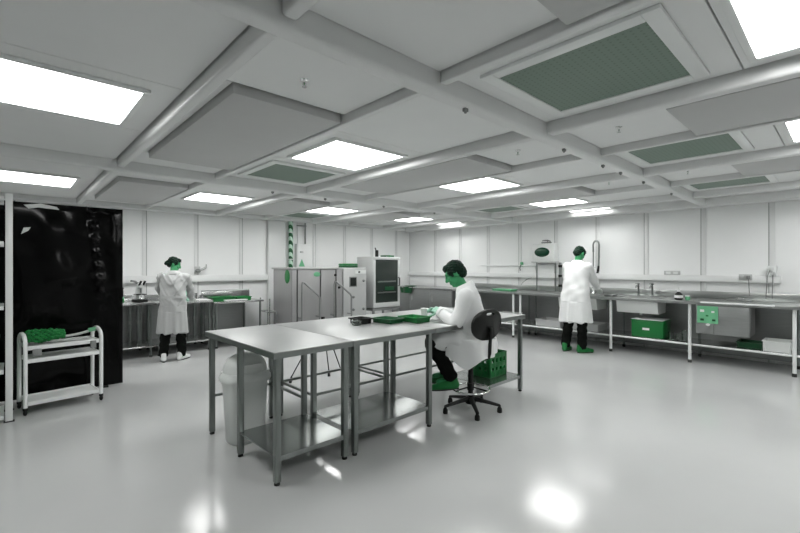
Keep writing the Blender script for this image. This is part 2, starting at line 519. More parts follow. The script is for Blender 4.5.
# white dome-top bin
bn = thing('pedal_bin', (1.46, 3.48, 0), 'white plastic bin with domed swing lid under the steel table', 'bin')
def sq(r, z, n=32, e=3.2):
    out = []
    for i in range(n):
        a = 2 * math.pi * i / n
        c, s = math.cos(a), math.sin(a)
        k = (abs(c) ** e + abs(s) ** e) ** (-1 / e)
        out.append(Vector((c * k * r, s * k * r * .88, z)))
    return out
MB().rings([sq(.135, 0), sq(.142, .01), sq(.172, .50), sq(.176, .515)]).build('body', 'bin', bn, smooth=50)
MB().rings([sq(.19, .50), sq(.195, .515), sq(.192, .545), sq(.18, .56), sq(.176, .575)]).build('lid_rim', 'bin', bn, smooth=50)
MB().rings([sq(.172, .575, e=2.6), sq(.168, .62, e=2.5), sq(.145, .67, e=2.4), sq(.10, .705, e=2.2), sq(.05, .72, e=2), sq(.01, .724, e=2)]).build('lid', 'bin', bn, smooth=60)
box('flap', 'bin', bn, -.075, .075, -.158, -.145, .585, .655, .006)

# slim black tripod stand behind the tables
tp = thing('tripod_stand', (2.93, 4.58, 0), 'thin black tripod stand on the floor behind the steel tables', 'tripod')
for x, y in ((-.36, .18), (.17, .12), (.10, -.33)):
    MB().tube([(0, 0, .78), (x, y, .05)], .007, 8).build('leg', 'black', tp)
    MB().tube([(x * .96, y * .96, .085), (x, y, 0.002)], .009, 10, r1=.02).build('foot', 'rubber', tp)
MB().cyl((0, 0, .74), .025, .07, 12).build('head', 'black', tp)

# crates on the table shelf next to the stool
def crate(label, loc, w, d, h, rz, m='green'):
    root = thing('slotted_crate', loc, label, 'crate', rz)
    box('base', m, root, -w, w, -d, d, 0, .008)
    for s in (-1, 1):
        b = MB()
        for z0, z1 in ((.008, .075), (.11, .165), (h - .06, h)):
            b.box(-w, w, s * d - .005, s * d + .005, z0, z1, .002)
        for i in range(5):
            x = -w + .02 + i * (2 * w - .04) / 4
            b.box(x - .02, x + .02, s * d - .005, s * d + .005, .008, h, .002)
        b.build('side_wall', m, root)
        b = MB()
        for z0, z1 in ((.008, .075), (.11, .165), (h - .06, h)):
            b.box(s * w - .005, s * w + .005, -d, d, z0, z1, .002)
        for i in range(4):
            y = -d + .02 + i * (2 * d - .04) / 3
            b.box(s * w - .005, s * w + .005, y - .02, y + .02, .008, h, .002)
        b.build('end_wall', m, root)
    return root
cz = .191
crate('slotted green plastic crate on the steel shelf beside the stool', (*TP(2.86, .31)[:2], cz), .17, .13, .27, TR)
j = thing('jar', (*TP(2.96, .53)[:2], cz), 'clear jar with green lid beside the slotted crate', 'jar')
MB().lathe([(.05, 0), (.055, .01), (.055, .20), (.045, .225), (.001, .226)], n=18).build('body', 'clear', j)
MB().lathe([(.052, .222), (.054, .228), (.054, .252), (.048, .258), (.001, .259)], n=18).build('lid', 'greenpale', j)

# ------------------------------------------------------------------ lab stool
st = thing('lab_stool', (3.42, 2.62, 0), 'black swivel lab stool with backrest and chrome foot ring', 'stool', rz=R(-6))
hub = MB().lathe([(.05, .07), (.055, .085), (.05, .13), (.032, .14)], n=18)
hub.build('base_hub', 'black', st)
for i in range(5):
    a = R(20 + 72 * i)
    c, s = math.cos(a), math.sin(a)
    rs = []
    for t in [k / 6 for k in range(7)]:
        r = .03 + .26 * t
        z = .115 - .035 * t - .012 * t * t
        w = .026 - .008 * t
        h = .024 - .010 * t
        ctr = Vector((c * r, s * r, z))
        sd = Vector((-s, c, 0))
        rs.append([ctr + sd * w * math.cos(q) + Vector((0, 0, h * math.sin(q))) for q in [2 * math.pi * k / 10 for k in range(10)]])
    MB().rings(rs).build('spoke', 'black', st)
    f = MB().lathe([(.024, 0), (.026, .008), (.024, .04), (.014, .055), (.012, .075)], (c * .285, s * .285, 0), 14)
    f.build('glide', 'black', st)
MB().cyl((0, 0, .12), .026, .30, 16).build('gas_column', 'black', st)
MB().cyl((0, 0, .40), .014, .16, 14).build('piston', 'chrome', st)
ringz = .215
MB().tube([(.19 * math.cos(a), .19 * math.sin(a), ringz) for a in [i * math.pi / 18 for i in range(36)]], .011, 10, True).build('foot_ring', 'chrome', st)
for i in range(3):
    a = R(50 + 120 * i)
    MB().tube([(.025 * math.cos(a), .025 * math.sin(a), ringz + .02), (.19 * math.cos(a), .19 * math.sin(a), ringz)], .008, 8).build('ring_spoke', 'black', st)
MB().lathe([(.035, ringz - .01), (.035, ringz + .06)], n=14).build('ring_collar', 'black', st)
def disc(rx, ry, z, n=32, e=2.6, c=(0, 0)):
    out = []
    for i in range(n):
        a = 2 * math.pi * i / n
        k = (abs(math.cos(a)) ** e + abs(math.sin(a)) ** e) ** (-1 / e)
        out.append(Vector((c[0] + math.cos(a) * k * rx, c[1] + math.sin(a) * k * ry, z)))
    return out
MB().rings([disc(.17, .165, .565, e=2), disc(.185, .178, .575, e=2), disc(.19, .182, .595, e=2), disc(.185, .178, .615, e=2), disc(.15, .145, .622, e=2), disc(.05, .05, .618, e=2)]).build('seat', 'black', st)
box('seat_plate', 'black', st, -.08, .08, -.09, .09, .548, .566, .004)
MB().tube([(.12, .02, .555), (.22, .02, .553), (.245, .02, .55)], .006, 8).build('lever', 'black', st)
MB().tube([(0, -.06, .555), (0, -.20, .552), (0, -.235, .565), (0, -.25, .61), (0, -.262, .86)], .017, 10).build('back_stem', 'black', st)
MB().tube([(.03, -.20, .56), (.03, -.215, .60), (.03, -.225, .72)], .006, 8).build('tilt_rod', 'chrome', st)
# padded backrest with a hand slot
def backrest():
    b = bmesh.new()
    n = 40
    def ring(k, y, cut=False):
        out = []
        for i in range(n):
            a = 2 * math.pi * i / n
            e = 2.4
            q = (abs(math.cos(a)) ** e + abs(math.sin(a)) ** e) ** (-1 / e)
            x = math.cos(a) * q * .205 * k
            z = math.sin(a) * q * .155 * k * (1.0 - .10 * math.cos(a) ** 2)
            out.append(b.verts.new((x, y + .55 * x * x, z)))
        return out
    def slot(y):
        out = []
        for i in range(n):
            a = 2 * math.pi * i / n
            q = (abs(math.cos(a)) ** 3 + abs(math.sin(a)) ** 3) ** (-1 / 3)
            x = math.cos(a) * q * .055
            z = .108 + math.sin(a) * q * .014
            out.append(b.verts.new((x, y + .55 * x * x, z)))
        return out
    rs = [slot(-.012), ring(.93, -.016), ring(1, -.006), ring(1, .012), ring(.93, .03), slot(.022)]
    rs.append(rs[0])
    for p, q in zip(rs[:-1], rs[1:]):
        for i in range(n):
            b.faces.new((p[i], p[(i + 1) % n], q[(i + 1) % n], q[i]))
    mb = MB(); mb.bm.free(); mb.bm = b
    return mb
bk = backrest().build('backrest', 'black', st)
bk.location = (0, -.235, .885)
bk.rotation_euler.x = R(8)

# ------------------------------------------------------------------ benches along the sink wall
BF, BBK = 7.48, 8.36
def wbench(y0, y1, legs, label, shelf=.29, group=None, apron='steeldark'):
    root = thing('steel_bench', (BF, y0, 0), label, 'bench')
    L = y1 - y0
    D = BBK - BF
    m = MB().box(0, D, .002, L - .002, .915, .93, .003).box(0, .014, .002, L - .002, .885, .915).box(D - .025, D - .012, .002, L - .002, .93, 1.045, .003)
    m.build('worktop', 'steelbench', root)
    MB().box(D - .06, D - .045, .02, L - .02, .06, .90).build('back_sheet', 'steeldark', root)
    for y in legs:
        MB().cyl((.07, y - y0, .045), .022, .86, 14).build('leg', 'white', root)
        MB().lathe([(.026, 0), (.026, .035), (.02, .05)], (.07, y - y0, 0), 14).build('foot', 'rubber', root)
        MB().cyl((D - .20, y - y0, .045), .02, .86, 12).build('leg', 'steelleg', root)
        MB().lathe([(.024, 0), (.024, .035), (.018, .05)], (D - .20, y - y0, 0), 12).build('foot', 'rubber', root)
        MB().box(.07, D - .20, y - y0 - .012, y - y0 + .012, .86, .886).build('cross_rail', 'steelleg', root)
    if shelf:
        MB().box(.09, D - .22, .02, L - .02, shelf - .008, shelf).box(.085, .10, .02, L - .02, shelf - .035, shelf, .002).build('shelf', 'steel', root)
        MB().tube([(.085, .01, shelf - .02), (.085, L - .01, shelf - .02)], .014, 8).build('front_rail', 'white', root)
    return root
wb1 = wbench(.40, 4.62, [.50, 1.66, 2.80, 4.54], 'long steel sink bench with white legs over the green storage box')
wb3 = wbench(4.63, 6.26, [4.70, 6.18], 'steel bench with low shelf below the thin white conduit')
# dark closed base unit in the corner
cb = thing('corner_unit', (7.48, 6.28, 0), 'dark steel closed base unit in the room corner', 'cabinet')
box('carcass', 'steeldark', cb, .04, .80, .01, 2.08, .08, .90, .004)
box('worktop', 'steel', cb, 0, .85, 0, 2.12, .905, .93, .003)
box('plinth', 'black', cb, .10, .78, .03, 2.06, 0, .08)
for i in range(3):
    d = box('door', 'steeldark', cb, .022, .04, .02 + i * .69, .70 + i * .69, .10, .89, .004)
    MB().tube([(.02, .60 + i * .69, .74), (-.005, .60 + i * .69, .73), (-.005, .60 + i * .69, .60), (.02, .60 + i * .69, .59)], .006, 8).build('handle', 'chrome', d)

def sink(name, label, y0, y1, x0, x1, zb):
    root = thing(name, (x0, y0, 0), label, 'sink')
    L, D = y1 - y0, x1 - x0
    t = .012
    b = MB()
    b.prism([(.0, .914), (D, .914), (D - .04, zb + .02), (D - .06, zb), (.06, zb), (.04, zb + .02)], 'y', 0, L)
    b.build('bowl', 'cream', root)
    MB().box(-.01, D + .01, -.01, 0, .931, .935).box(-.01, D + .01, L, L + .01, .931, .935).box(-.01, 0, 0, L, .931, .935).box(D, D + .01, 0, L, .931, .935).build('rim', 'steel', root)
    MB().cyl((D / 2, L / 2, zb - .05), .02, .06, 12).build('waste_pipe', 'cream', root)
    return root
sink('belfast_sink', 'white ceramic sink bowl hung under the bench above the green box', 2.10, 2.72, 7.56, 8.05, .68)
sink('belfast_sink', 'white ceramic sink bowl in front of the standing man', 3.05, 3.75, 7.56, 8.05, .68)

def tap(label, loc, m='steelleg'):
    root = thing('pillar_tap', loc, label, 'tap')
    MB().lathe([(.028, 0), (.026, .01), (.016, .02), (.016, .16), (.018, .17)], n=14).build('body', m, root)
    MB().tube([(0, 0, .15), (-.03, 0, .185), (-.09, 0, .19), (-.12, 0, .165), (-.123, 0, .145)], .011, 10).build('spout', m, root)
    MB().lathe([(.012, .17), (.012, .2), (.022, .205), (.022, .222), (.006, .228)], n=12).tube([(0, 0, .21), (.0, .05, .216)], .006, 8).build('lever', m, root)
    return root
tap('steel pillar tap at the sink above the green box, farther from the round bottle', (8.16, 2.56, .931))
tap('steel pillar tap at the sink above the green box, nearer the round bottle', (8.16, 2.34, .931))

# pre-rinse spray beside the man
sp = thing('spray_tap', (8.20, 3.36, .931), 'tall spring hose spray tap on the bench in front of the man', 'tap')
MB().lathe([(.035, 0), (.03, .02), (.022, .03), (.022, .09), (.014, .1)], n=14).build('base', 'chrome', sp)
MB().cyl((0, 0, .09), .011, .74, 10).build('riser', 'steelleg', sp)
arc = [(0, 0, .80)] + [(-.01, -.055 + .055 * math.cos(a), .92 + .09 * math.sin(a)) for a in [math.pi * k / 10 for k in range(11)]] + [(-.02, -.112, .70), (-.03, -.108, .52)]
MB().tube(arc, .017, 10).build('spring_hose', 'steelleg', sp)
co = MB()
for k in range(34):
    t = k / 33 * (len(arc) - 1.01)
    i = int(t); f = t - i
    p = Vector(arc[i]).lerp(Vector(arc[i + 1]), f)
    co.ell(p, (.021, .021, .006), sub=1)
co.build('hose_coil', 'steeldark', sp)
MB().tube([(-.03, -.108, .53), (-.035, -.106, .44), (-.06, -.1, .40)], .02, 10).build('spray_handle', 'black', sp)
MB().tube([(-.055, -.108, .52), (-.085, -.104, .46), (-.07, -.1, .42)], .006, 8).build('trigger', 'black', sp)
MB().tube([(0, 0, .5), (-.02, -.06, .51), (-.03, -.108, .51)], .006, 8).build('hook', 'chrome', sp)

# bottle and jar on the sink bench
bt = thing('round_bottle', (7.66, 1.83, .931), 'black round bottle with white label and cap on the sink bench', 'bottle')
MB().lathe([(.045, 0), (.056, .01), (.058, .05), (.05, .09), (.025, .115), (.018, .13), (.001, .131)], n=20).build('body', 'black', bt)
MB().lathe([(.0575, .03), (.0592, .05), (.0575, .072)], n=20).build('label_band', 'paper', bt)
MB().lathe([(.02, .125), (.02, .16), (.012, .165), (.012, .195), (.001, .196)], n=14).build('cap', 'white', bt)
jr = thing('small_jar', (7.70, 1.72, .931), 'small pale green jar next to the round black bottle', 'jar')
MB().lathe([(.03, 0), (.034, .006), (.034, .05), (.028, .058)], n=16).build('body', 'greenpale', jr)
MB().lathe([(.032, .056), (.032, .072), (.001, .074)], n=16).build('lid', 'white', jr)

# green storage box with white label
gb = thing('storage_box', (7.62, 2.03, .291), 'large green plastic storage box with white label on the bench shelf', 'box')
MB().box(0, .40, 0, .47, 0, .27, .012).build('body', 'green', gb)
MB().box(-.012, .412, -.012, .482, .262, .285, .006).build('rim', 'green', gb)
MB().box(-.004, .002, .20, .30, .12, .155).build('paper_label', 'paper', gb)
MB().box(-.01, .40, .005, .465, .286, .292, .002).build('lid_sheet', 'paper', gb)

# loose glassware right of the box
for k, (x, y, r, h) in enumerate(((7.66, 1.93, .04, .12), (7.74, 1.84, .05, .10), (7.70, 1.76, .035, .16))):
    o = thing('beaker', (x, y, .291), ['clear glass beaker next to the green storage box', 'wide clear glass beaker between two other beakers', 'tall clear glass beaker by the white bench leg'][k], 'beaker', group='glassware on the bench shelf')
    MB().lathe([(r * .9, 0), (r, .006), (r, h), (r * .94, h), (r * .94, .01), (.001, .008)], n=16).build('wall', 'clear', o)
    MB().tube([(r * .99 * math.cos(a), r * .99 * math.sin(a), h) for a in [i * math.pi / 8 for i in range(16)]], .003, 6, True).build('rim', 'clear', o)

# steel hanging cabinet under the bench with pale green notice
hc = thing('under_bench_unit', (7.50, .95, .46), 'plain steel box unit hung under the sink bench by the green notice', 'cabinet')
box('carcass', 'steeldark', hc, 0, .5, 0, .62, 0, .42, .004)
box('front_panel', 'steeldark', hc, -.016, 0, .01, .40, .004, .415, .003)
box('side_cheek', 'steeldark', hc, -.016, 0, .405, .61, .004, .415, .003)
nt_ = thing('notice_sheet', (7.475, 1.30, .62), 'pale green notice sheet with white and dark marks below the bench edge', 'notice')
box('sheet', 'greenpale', nt_, 0, .004, 0, .25, 0, .25)
for y, z, s, m in ((.05, .05, .02, 'greendk'), (.19, .05, .022, 'greendk'), (.06, .17, .018, 'cream'), (.19, .18, .025, 'cream'), (.13, .11, .016, 'green')):
    MB().box(-.003, .0, y - s, y + s, z - s * .7, z + s * .7).build('printed_mark', m, nt_)
MB().ell((-.002, .12, -.02), (.004, .028, .018), sub=2).build('white_tag', 'paper', nt_)
# white edge bar along the sink top
eb = thing('edge_bar', (7.43, .70, .925), 'thin white bar along the bench front above the notice', 'bar')
MB().tube([(0, 0, 0), (0, .80, 0)], .013, 10).build('bar', 'white', eb)
for y in (.02, .40, .78):
    MB().box(0, .052, y - .01, y + .01, -.008, .006).build('bracket', 'steel', eb)
MB().ell((0, 0, 0), (.018, .02, .018), sub=2).build('end_knob', 'white', eb)
# white basin on the shelf
wb = tray('washing_up_bowl', 'rectangular white plastic basin on the low bench shelf', (7.74, .68, .291), .14, .115, .14, 'cream', 0, 'basin', flare=.025)
gt = tray('parts_tray', 'dark green tray on the low shelf behind the white basin', (7.88, .98, .291), .14, .13, .07, 'greendk', 0)
# worktop board with lifted lid
fl_ = thing('lid_plate', (7.95, .98, .931), 'low steel lid plate lying at the back of the sink bench', 'lid')
box('plate', 'steeldark', fl_, 0, .28, 0, .30, 0, .015, .004)
MB().tube([(.14, .10, .015), (.14, .10, .04), (.14, .20, .04), (.14, .20, .015)], .006, 8).build('handle', 'steel', fl_)

# sockets and cables at the end of the trunking
so = thing('socket_box', (8.29, .74, 1.30), 'white wall socket box with dangling cables at the end of the trunking', 'socket')
box('box', 'white', so, -.02, .085, 0, .11, 0, .16, .008)
box('upper_plug', 'cream', so, -.055, -.02, .03, .085, .09, .14, .008)
box('lower_plug', 'cabinet2', so, -.055, -.02, .02, .07, .02, .07, .008)
MB().tube([(-.04, .04, .02), (-.05, .04, -.08), (-.04, .045, -.2), (-.02, .05, -.33)], .006, 8).build('cable', 'gasket', so)
MB().tube([(-.045, .07, .1), (-.07, .10, 0), (-.05, .11, -.18), (-.02, .12, -.33)], .006, 8).build('cable', 'gasket', so)
s2 = thing('double_socket', (8.29, 1.02, 1.30), 'small pair of grey plugs above the trunking near the socket box', 'socket')
box('plate', 'cabinet2', s2, -.01, .0, 0, .16, -.06, .03, .004)
box('plug', 'gasket', s2, -.04, -.01, .02, .065, -.04, .01, .006)
box('plug', 'cabinet2', s2, -.04, -.01, .095, .14, -.04, .01, .006)
MB().tube([(-.03, .04, -.04), (-.03, .035, -.15), (-.02, .03, -.30)], .005, 8).build('cable', 'gasket', s2)
s3 = thing('double_socket', (8.385, 1.98, 1.30), 'low white double socket on the sink wall near the round bottle', 'socket')
box('plate', 'cabinet2', s3, -.012, .0, 0, .24, .005, .075, .004)
for y in (.03, .14):
    box('switch', 'cream', s3, -.018, -.012, y, y + .07, .02, .06, .003)

# water heater with oval window
wh = thing('water_heater', (8.18, 4.14, 1.55), 'white wall water heater with dark green oval window', 'heater')
box('casing', 'cream', wh, 0, .20, 0, .50, 0, .38, .02)
MB().ell((-.002, .27, .20), (.012, .17, .10), sub=3).build('oval_window', 'oval', wh)
box('bottom_tray', 'cabinet2', wh, -.01, .2, -.01, .51, -.02, .01, .005)
for y in (.02, .44):
    MB().tube([(.1, y, 0), (.1, y, -.12), (.1, y, -.615)], .015, 10).build('drain_pipe', 'steelleg', wh)
for y in (.12, .17):
    MB().tube([(.06, y, .37), (.06, y, .43), (.06, y + .06, .45), (.06, y + .12, .44)], .012, 8).build('pipe_elbow', 'gasket', wh)
MB().tube([(.08, .10, .40), (.08, .32, .40)], .014, 8).build('valve_bar', 'gasket', wh)
# tall dark pipe posts from heater to floor behind bench
pp = thing('service_pipe', (8.28, 4.06, .931), 'dark upright service pipe below the water heater', 'pipe')
MB().cyl((0, 0, 0), .03, .60, 12).build('pipe', 'steeldark', pp)
for z in (.1, .3, .5):
    MB().cyl((0, 0, z), .038, .05, 12).build('clamp', 'black', pp)
hp = thing('wall_hook', (8.36, 5.00, 1.45), 'small green and black hook bracket on the sink wall', 'hook')
box('plate', 'greenpale', hp, 0, .035, -.03, .03, 0, .1, .004)
MB().tube([(0, 0, .03), (-.05, 0, .01), (-.06, 0, -.05), (-.04, 0, -.09)], .01, 8).build('hook', 'black', hp)
MB().tube([(.02, -.33, .02), (.0, -.36, -.15), (-.02, -.28, -.24), (-.04, -.16, -.28), (-.04, -.05, -.36), (0, .0, -.40)], .005, 8).build('hanging_cable', 'gasket', hp)
# dishes and glass on the middle bench
gd = tray('parts_tray', 'low green glass tray on the bench below the wall hook', (7.72, 5.02, .931), .10, .22, .035, 'greenpale', 0)
for k, (y, l, w, h) in enumerate(((5.05, .50, .5, .16), (5.75, .45, .5, .16))):
    o = tray('storage_tray', ['white storage tray on the low shelf of the middle bench, by its leg pair', 'white storage tray on the low shelf, next to the corner unit'][k], (7.87, y, .291), w / 2 - .05, l / 2 - .03, h, 'cream', 0)
for k, y in enumerate((3.3, 4.0)):
    tray('storage_tray', ['grey tray on the low shelf beneath the sink by the man', 'grey tray on the low shelf left of the one beneath the sink'][k], (7.85, y, .291), .2, .24, .12, 'cabinet2', 0)
dt = tray('wash_tray', 'dark steel wash tray on the bench under the man\'s hands', (7.70, 2.86, .931), .08, .06, .025, 'steeldark', 0)

# green sponge by the corner cabinet
gs = thing('green_cloth', (7.60, 7.78, .931), 'crumpled dark green cloth hanging over the corner unit edge', 'cloth')
c = MB()
c.rings([[Vector((-.13 + .02 * math.sin(i * 1.1), -.18 + .045 * i, z)) for i in range(9)] + [Vector((-.12 + .015 * math.sin(i * 1.3) , -.18 + .045 * i, z)) for i in range(8, -1, -1)] for z in (-.16,)] +
        [[Vector((-.128 + .02 * math.sin(i * 1.1), -.22 + .055 * i, z)) for i in range(9)] + [Vector((-.118 + .015 * math.sin(i * 1.3), -.22 + .055 * i, z)) for i in range(8, -1, -1)] for z in (-.06, .0)])
c.build('hanging_fold', 'greendk', gs, smooth=60)
MB().ell((0.03, 0, .017), (.12, .2, .016), sub=3).build('top_fold', 'greendk', gs)

# ------------------------------------------------------------------ grey machine cabinets
mc = thing('machine_cabinet', (3.82, 7.0, 0), 'wide grey steel machine cabinet with bent tube guard rails', 'machine')
W1 = 1.12
box('carcass', 'cabinet', mc, 0, W1, .035, .75, .10, 1.40, .004)
box('gap_backing', 'black', mc, .003, W1 - .003, .028, .0349, .11, 1.39)
box('plinth', 'black', mc, .03, W1 - .03, .06, .72, 0, .10)
box('lid', 'cabinet2', mc, -.03, W1 + .01, -.01, .78, 1.40, 1.43, .006)
for i, (a, b) in enumerate(((.0, .10), (.105, .60), (.605, W1 - .16), (W1 - .155, W1))):
    box('door' if i in (1, 2) else 'front_panel', 'cabinet', mc, a + (.010 if i else 0), b - .010, .0, .028, .12, 1.392, .004)
MB().ell((-.004, .19, 1.26), (.006, .10, .13), sub=3).build('green_oval_sticker', 'green', mc)
MB().ell((.52, -.004, 1.30), (.075, .004, .045), sub=3).build('green_badge', 'greenpale', mc)
for x, z in ((.94, 1.28), (1.03, 1.03)):
    MB().lathe([(.022, 0), (.026, .01), (.02, .03), (.001, .032)], n=14).build('knob', 'black', mc).matrix_local = Matrix.Translation((x, 0, z)) @ Matrix.Rotation(R(90), 4, 'X')
def guard(x0, x1, label=None):
    pts = [(x0, -.14, .01), (x0, -.14, 1.10), (x0 + .015, -.14, 1.155), (x0 + .05, -.14, 1.15), (x1 - .03, -.14, .90), (x1, -.14, .85), (x1, -.14, .01)]
    g = MB().tube(pts, .019, 10)
    g.tube([(x0, -.14, .5), (x0, 0.0, .5)], .01, 8).tube([(x1, -.14, .5), (x1, 0.0, .5)], .01, 8)
    return g
guard(.12, .50).build('guard_rail', 'steeldark', mc)
guard(.83, 1.24).build('guard_rail', 'steeldark', mc)

mc2 = thing('control_cabinet', (4.955, 7.0, 0), 'narrow light grey control cabinet with dark display and knobs', 'machine')
box('carcass', 'cabinet2', mc2, .012, .61, .02, .72, .06, 1.425, .005)
box('plinth', 'black', mc2, .02, .59, .05, .70, 0, .06)
box('front_panel', 'cabinet2', mc2, .015, .595, .0, .02, .10, 1.41, .004)
box('display_frame', 'gasket', mc2, .15, .34, -.012, .0, 1.03, 1.24, .004)
box('display', 'screen', mc2, .17, .32, -.016, -.01, 1.05, 1.22)
box('name_plate', 'cream', mc2, .30, .58, -.006, 0, 1.30, 1.37)
MB().lathe([(.02, 0), (.016, .02)], n=12).build('lamp_button', 'black', mc2).matrix_local = Matrix.Translation((.40, -.006, 1.335)) @ Matrix.Rotation(R(90), 4, 'X')
for x, z in ((.52, 1.15), (.25, .82), (.25, .56), (.52, .56)):
    MB().lathe([(.028, 0), (.03, .01), (.022, .035), (.001, .037)], n=14).build('knob', 'gasket', mc2).matrix_local = Matrix.Translation((x, 0, z)) @ Matrix.Rotation(R(90), 4, 'X')
gx = thing('green_case', (5.18, 7.20, 1.427), 'flat green plastic case lying on the control cabinet', 'box')
box('base', 'greendk', gx, -.05, .30, 0, .22, 0, .05, .008)
box('lid', 'green', gx, -.052, .302, -.002, .222, .052, .085, .01)

# drying oven with dark glass door
ov = thing('drying_oven', (5.80, 7.06, 0), 'tall drying oven with dark glass door on a low stand', 'oven')
OW, OD = .78, .60
box('casing', 'cabinet2', ov, 0, OW, .04, OD, .54, 1.665, .012)
box('stand_top', 'steeldark', ov, -.02, OW + .02, 0, OD + .02, .48, .53, .004)
for x in (.02, OW - .02):
    for y in (.03, OD - .03):
        box('stand_leg', 'steeldark', ov, x - .02, x + .02, y - .02, y + .02, 0, .48)
d = MB()
d.box(0.0, OW, 0, .04, 1.60, 1.66, .006).box(0, OW, 0, .04, .545, .65, .006).box(0, .06, 0, .04, .65, 1.60, .004).box(OW - .055, OW, 0, .04, .65, 1.60, .004)
dr = d.build('door_frame', 'ovenf', ov)
box('door_glass', 'glass', dr, .06, OW - .055, .015, .025, .65, 1.60)
MB().tube([(OW - .045, -.0, 1.2), (OW - .045, -.04, 1.19), (OW - .045, -.04, 1.02), (OW - .045, 0, 1.01)], .011, 8).build('door_handle', 'black', dr)
for z in (.86, 1.10):
    box('shelf_edge', 'steel', ov, .12, OW - .12, .003, .014, z, z + .03)
box('green_reflector', 'greendk', ov, .34, .60, .004, .013, .92, 1.0)
rd = thing('radio', (6.05, 7.25, 1.667), 'small black handset standing on the drying oven', 'handset')
box('body', 'black', rd, -.035, .035, -.02, .02, 0, .15, .008)
MB().tube([(-.02, 0, .14), (-.05, 0, .20)], .012, 8).build('aerial', 'black', rd)
gp = thing('green_pad', (6.42, 7.28, 1.667), 'small dark green pad on top of the drying oven', 'pad')
box('pad', 'greendk', gp, -.16, .10, -.1, .1, 0, .04, .012)
box('strap', 'green', gp, -.05, -.02, -.102, .102, -.001, .044, .004)

# spiral taped pipe, white fuse box and conduit on the wall
pi_ = thing('taped_pipe', (4.60, 8.50, 0), 'upright pipe wrapped in green and white spiral tape', 'pipe')
MB().cyl((0, 0, 0), .05, 2.45, 18).build('pipe', spiral_mat(), pi_)
for z in (.6, 1.6, 2.2):
    MB().cyl((0, 0, z), .054, .02, 16).build('bracket', 'strip', pi_)
fb = thing('fuse_box', (4.74, 8.46, 1.42), 'white wall fuse box with green triangle sticker above the machine', 'box')
box('box', 'wall', fb, 0, .38, 0, .125, 0, .54, .006)
box('cover', 'trunk', fb, .015, .365, -.012, 0, .015, .525, .004)
MB().prism([(.03, .03), (.18, .03), (.105, .20)], 'y', -.018, -.012).build('triangle_sticker', 'greenpale', fb)
box('switch', 'cabinet2', fb, .06, .14, -.03, -.012, .34, .38, .004)
cd = thing('conduit', (5.00, 8.56, 1.965), 'dark conduit rising from the fuse box to the ceiling', 'pipe')
MB().cyl((0, 0, 0), .018, .485, 10).build('conduit', 'gasket', cd)
MB().tube([(-.2, 0, .48), (-.2, 0, .25), (-.2, -.02, .0)], .014, 8).build('side_conduit', 'strip', cd)
MB().box(-.215, .02, -.016, .016, .40, .43).build('saddle_bar', 'gasket', cd)

# ------------------------------------------------------------------ benches by the standing woman
AF = 7.60
def abench(x0, x1, z, label, depth=.86, shelf=.17, legs=None, m='steel', upstand=True, back=True):
    root = thing('steel_bench', (x0, AF, 0), label, 'bench')
    L = x1 - x0
    t = MB().box(0, L, 0, depth, z - .03, z, .004)
    if upstand:
        t.box(0, L, depth - .02, depth, z, z + .09, .003)
    t.build('worktop', m, root)
    for x in (legs or (.05, L - .05)):
        for y in (.05, depth - .06):
            MB().cyl((x, y, .03), .019, z - .06, 12).build('leg', 'steelleg', root)
            MB().lathe([(.024, 0), (.022, .03)], (x, y, 0), 12).build('foot', 'rubber', root)
        MB().box(x - .012, x + .012, .07, depth - .08, shelf - .03, shelf - .006).build('cross_rail', 'steelleg', root)
    if shelf:
        MB().box(.0, L, .05, depth - .08, shelf - .006, shelf + .004).tube([(0, .045, shelf), (L, .045, shelf)], .016, 8).build('shelf', 'steel', root)
    if back:
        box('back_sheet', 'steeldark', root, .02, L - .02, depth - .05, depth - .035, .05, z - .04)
    return root
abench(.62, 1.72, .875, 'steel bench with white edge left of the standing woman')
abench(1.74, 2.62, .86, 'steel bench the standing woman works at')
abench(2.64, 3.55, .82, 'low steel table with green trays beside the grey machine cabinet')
# ribbed curtain of upright pipes under the bench
for k, x in enumerate((1.5, 1.62, 2.42, 2.52, 2.72, 2.86)):
    o = thing('waste_pipe', (x, 8.30, .176), 'upright grey waste pipe under the bench by the standing woman', 'pipe', group='waste pipes under the wall bench')
    MB().cyl((0, 0, 0), .028, .60, 10).build('pipe', 'steelleg', o)
    MB().cyl((0, 0, .3), .036, .05, 10).build('coupling', 'steeldark', o)

# microscope beside the woman
ms = thing('microscope', (1.58, 7.96, .876), 'black and white bench microscope at the standing woman\'s left', 'microscope', rz=R(10))
box('foot', 'black', ms, -.08, .08, -.12, .12, 0, .035, .012)
MB().tube([(0, .09, .03), (0, .10, .16), (0, .06, .25), (0, -.01, .28)], .028, 12).build('arm', 'cream', ms)
box('stage', 'black', ms, -.07, .07, -.09, .07, .11, .125, .004)
MB().cyl((0, -.03, .135), .022, .08, 14).build('objective', 'chrome', ms)
MB().ell((0, -.02, .26), (.05, .06, .05)).build('head', 'cream', ms)
for x in (-.03, .03):
    MB().tube([(x, -.05, .27), (x, -.12, .33)], .016, 10).build('eyepiece', 'black', ms)
MB().tube([(.0, .02, .28), (-.07, .02, .33), (-.13, .0, .34)], .018, 10).build('camera_tube', 'gasket', ms)
tap('dark pillar tap at the bench by the small green box', (1.38, 8.22, .876), 'black')
sb = thing('small_box', (1.20, 8.00, .876), 'small green box on the bench beside the black panel', 'box')
box('base', 'green', sb, 0, .17, 0, .14, 0, .055, .006)
box('lid', 'greenpale', sb, -.004, .174, -.004, .144, .056, .075, .006)
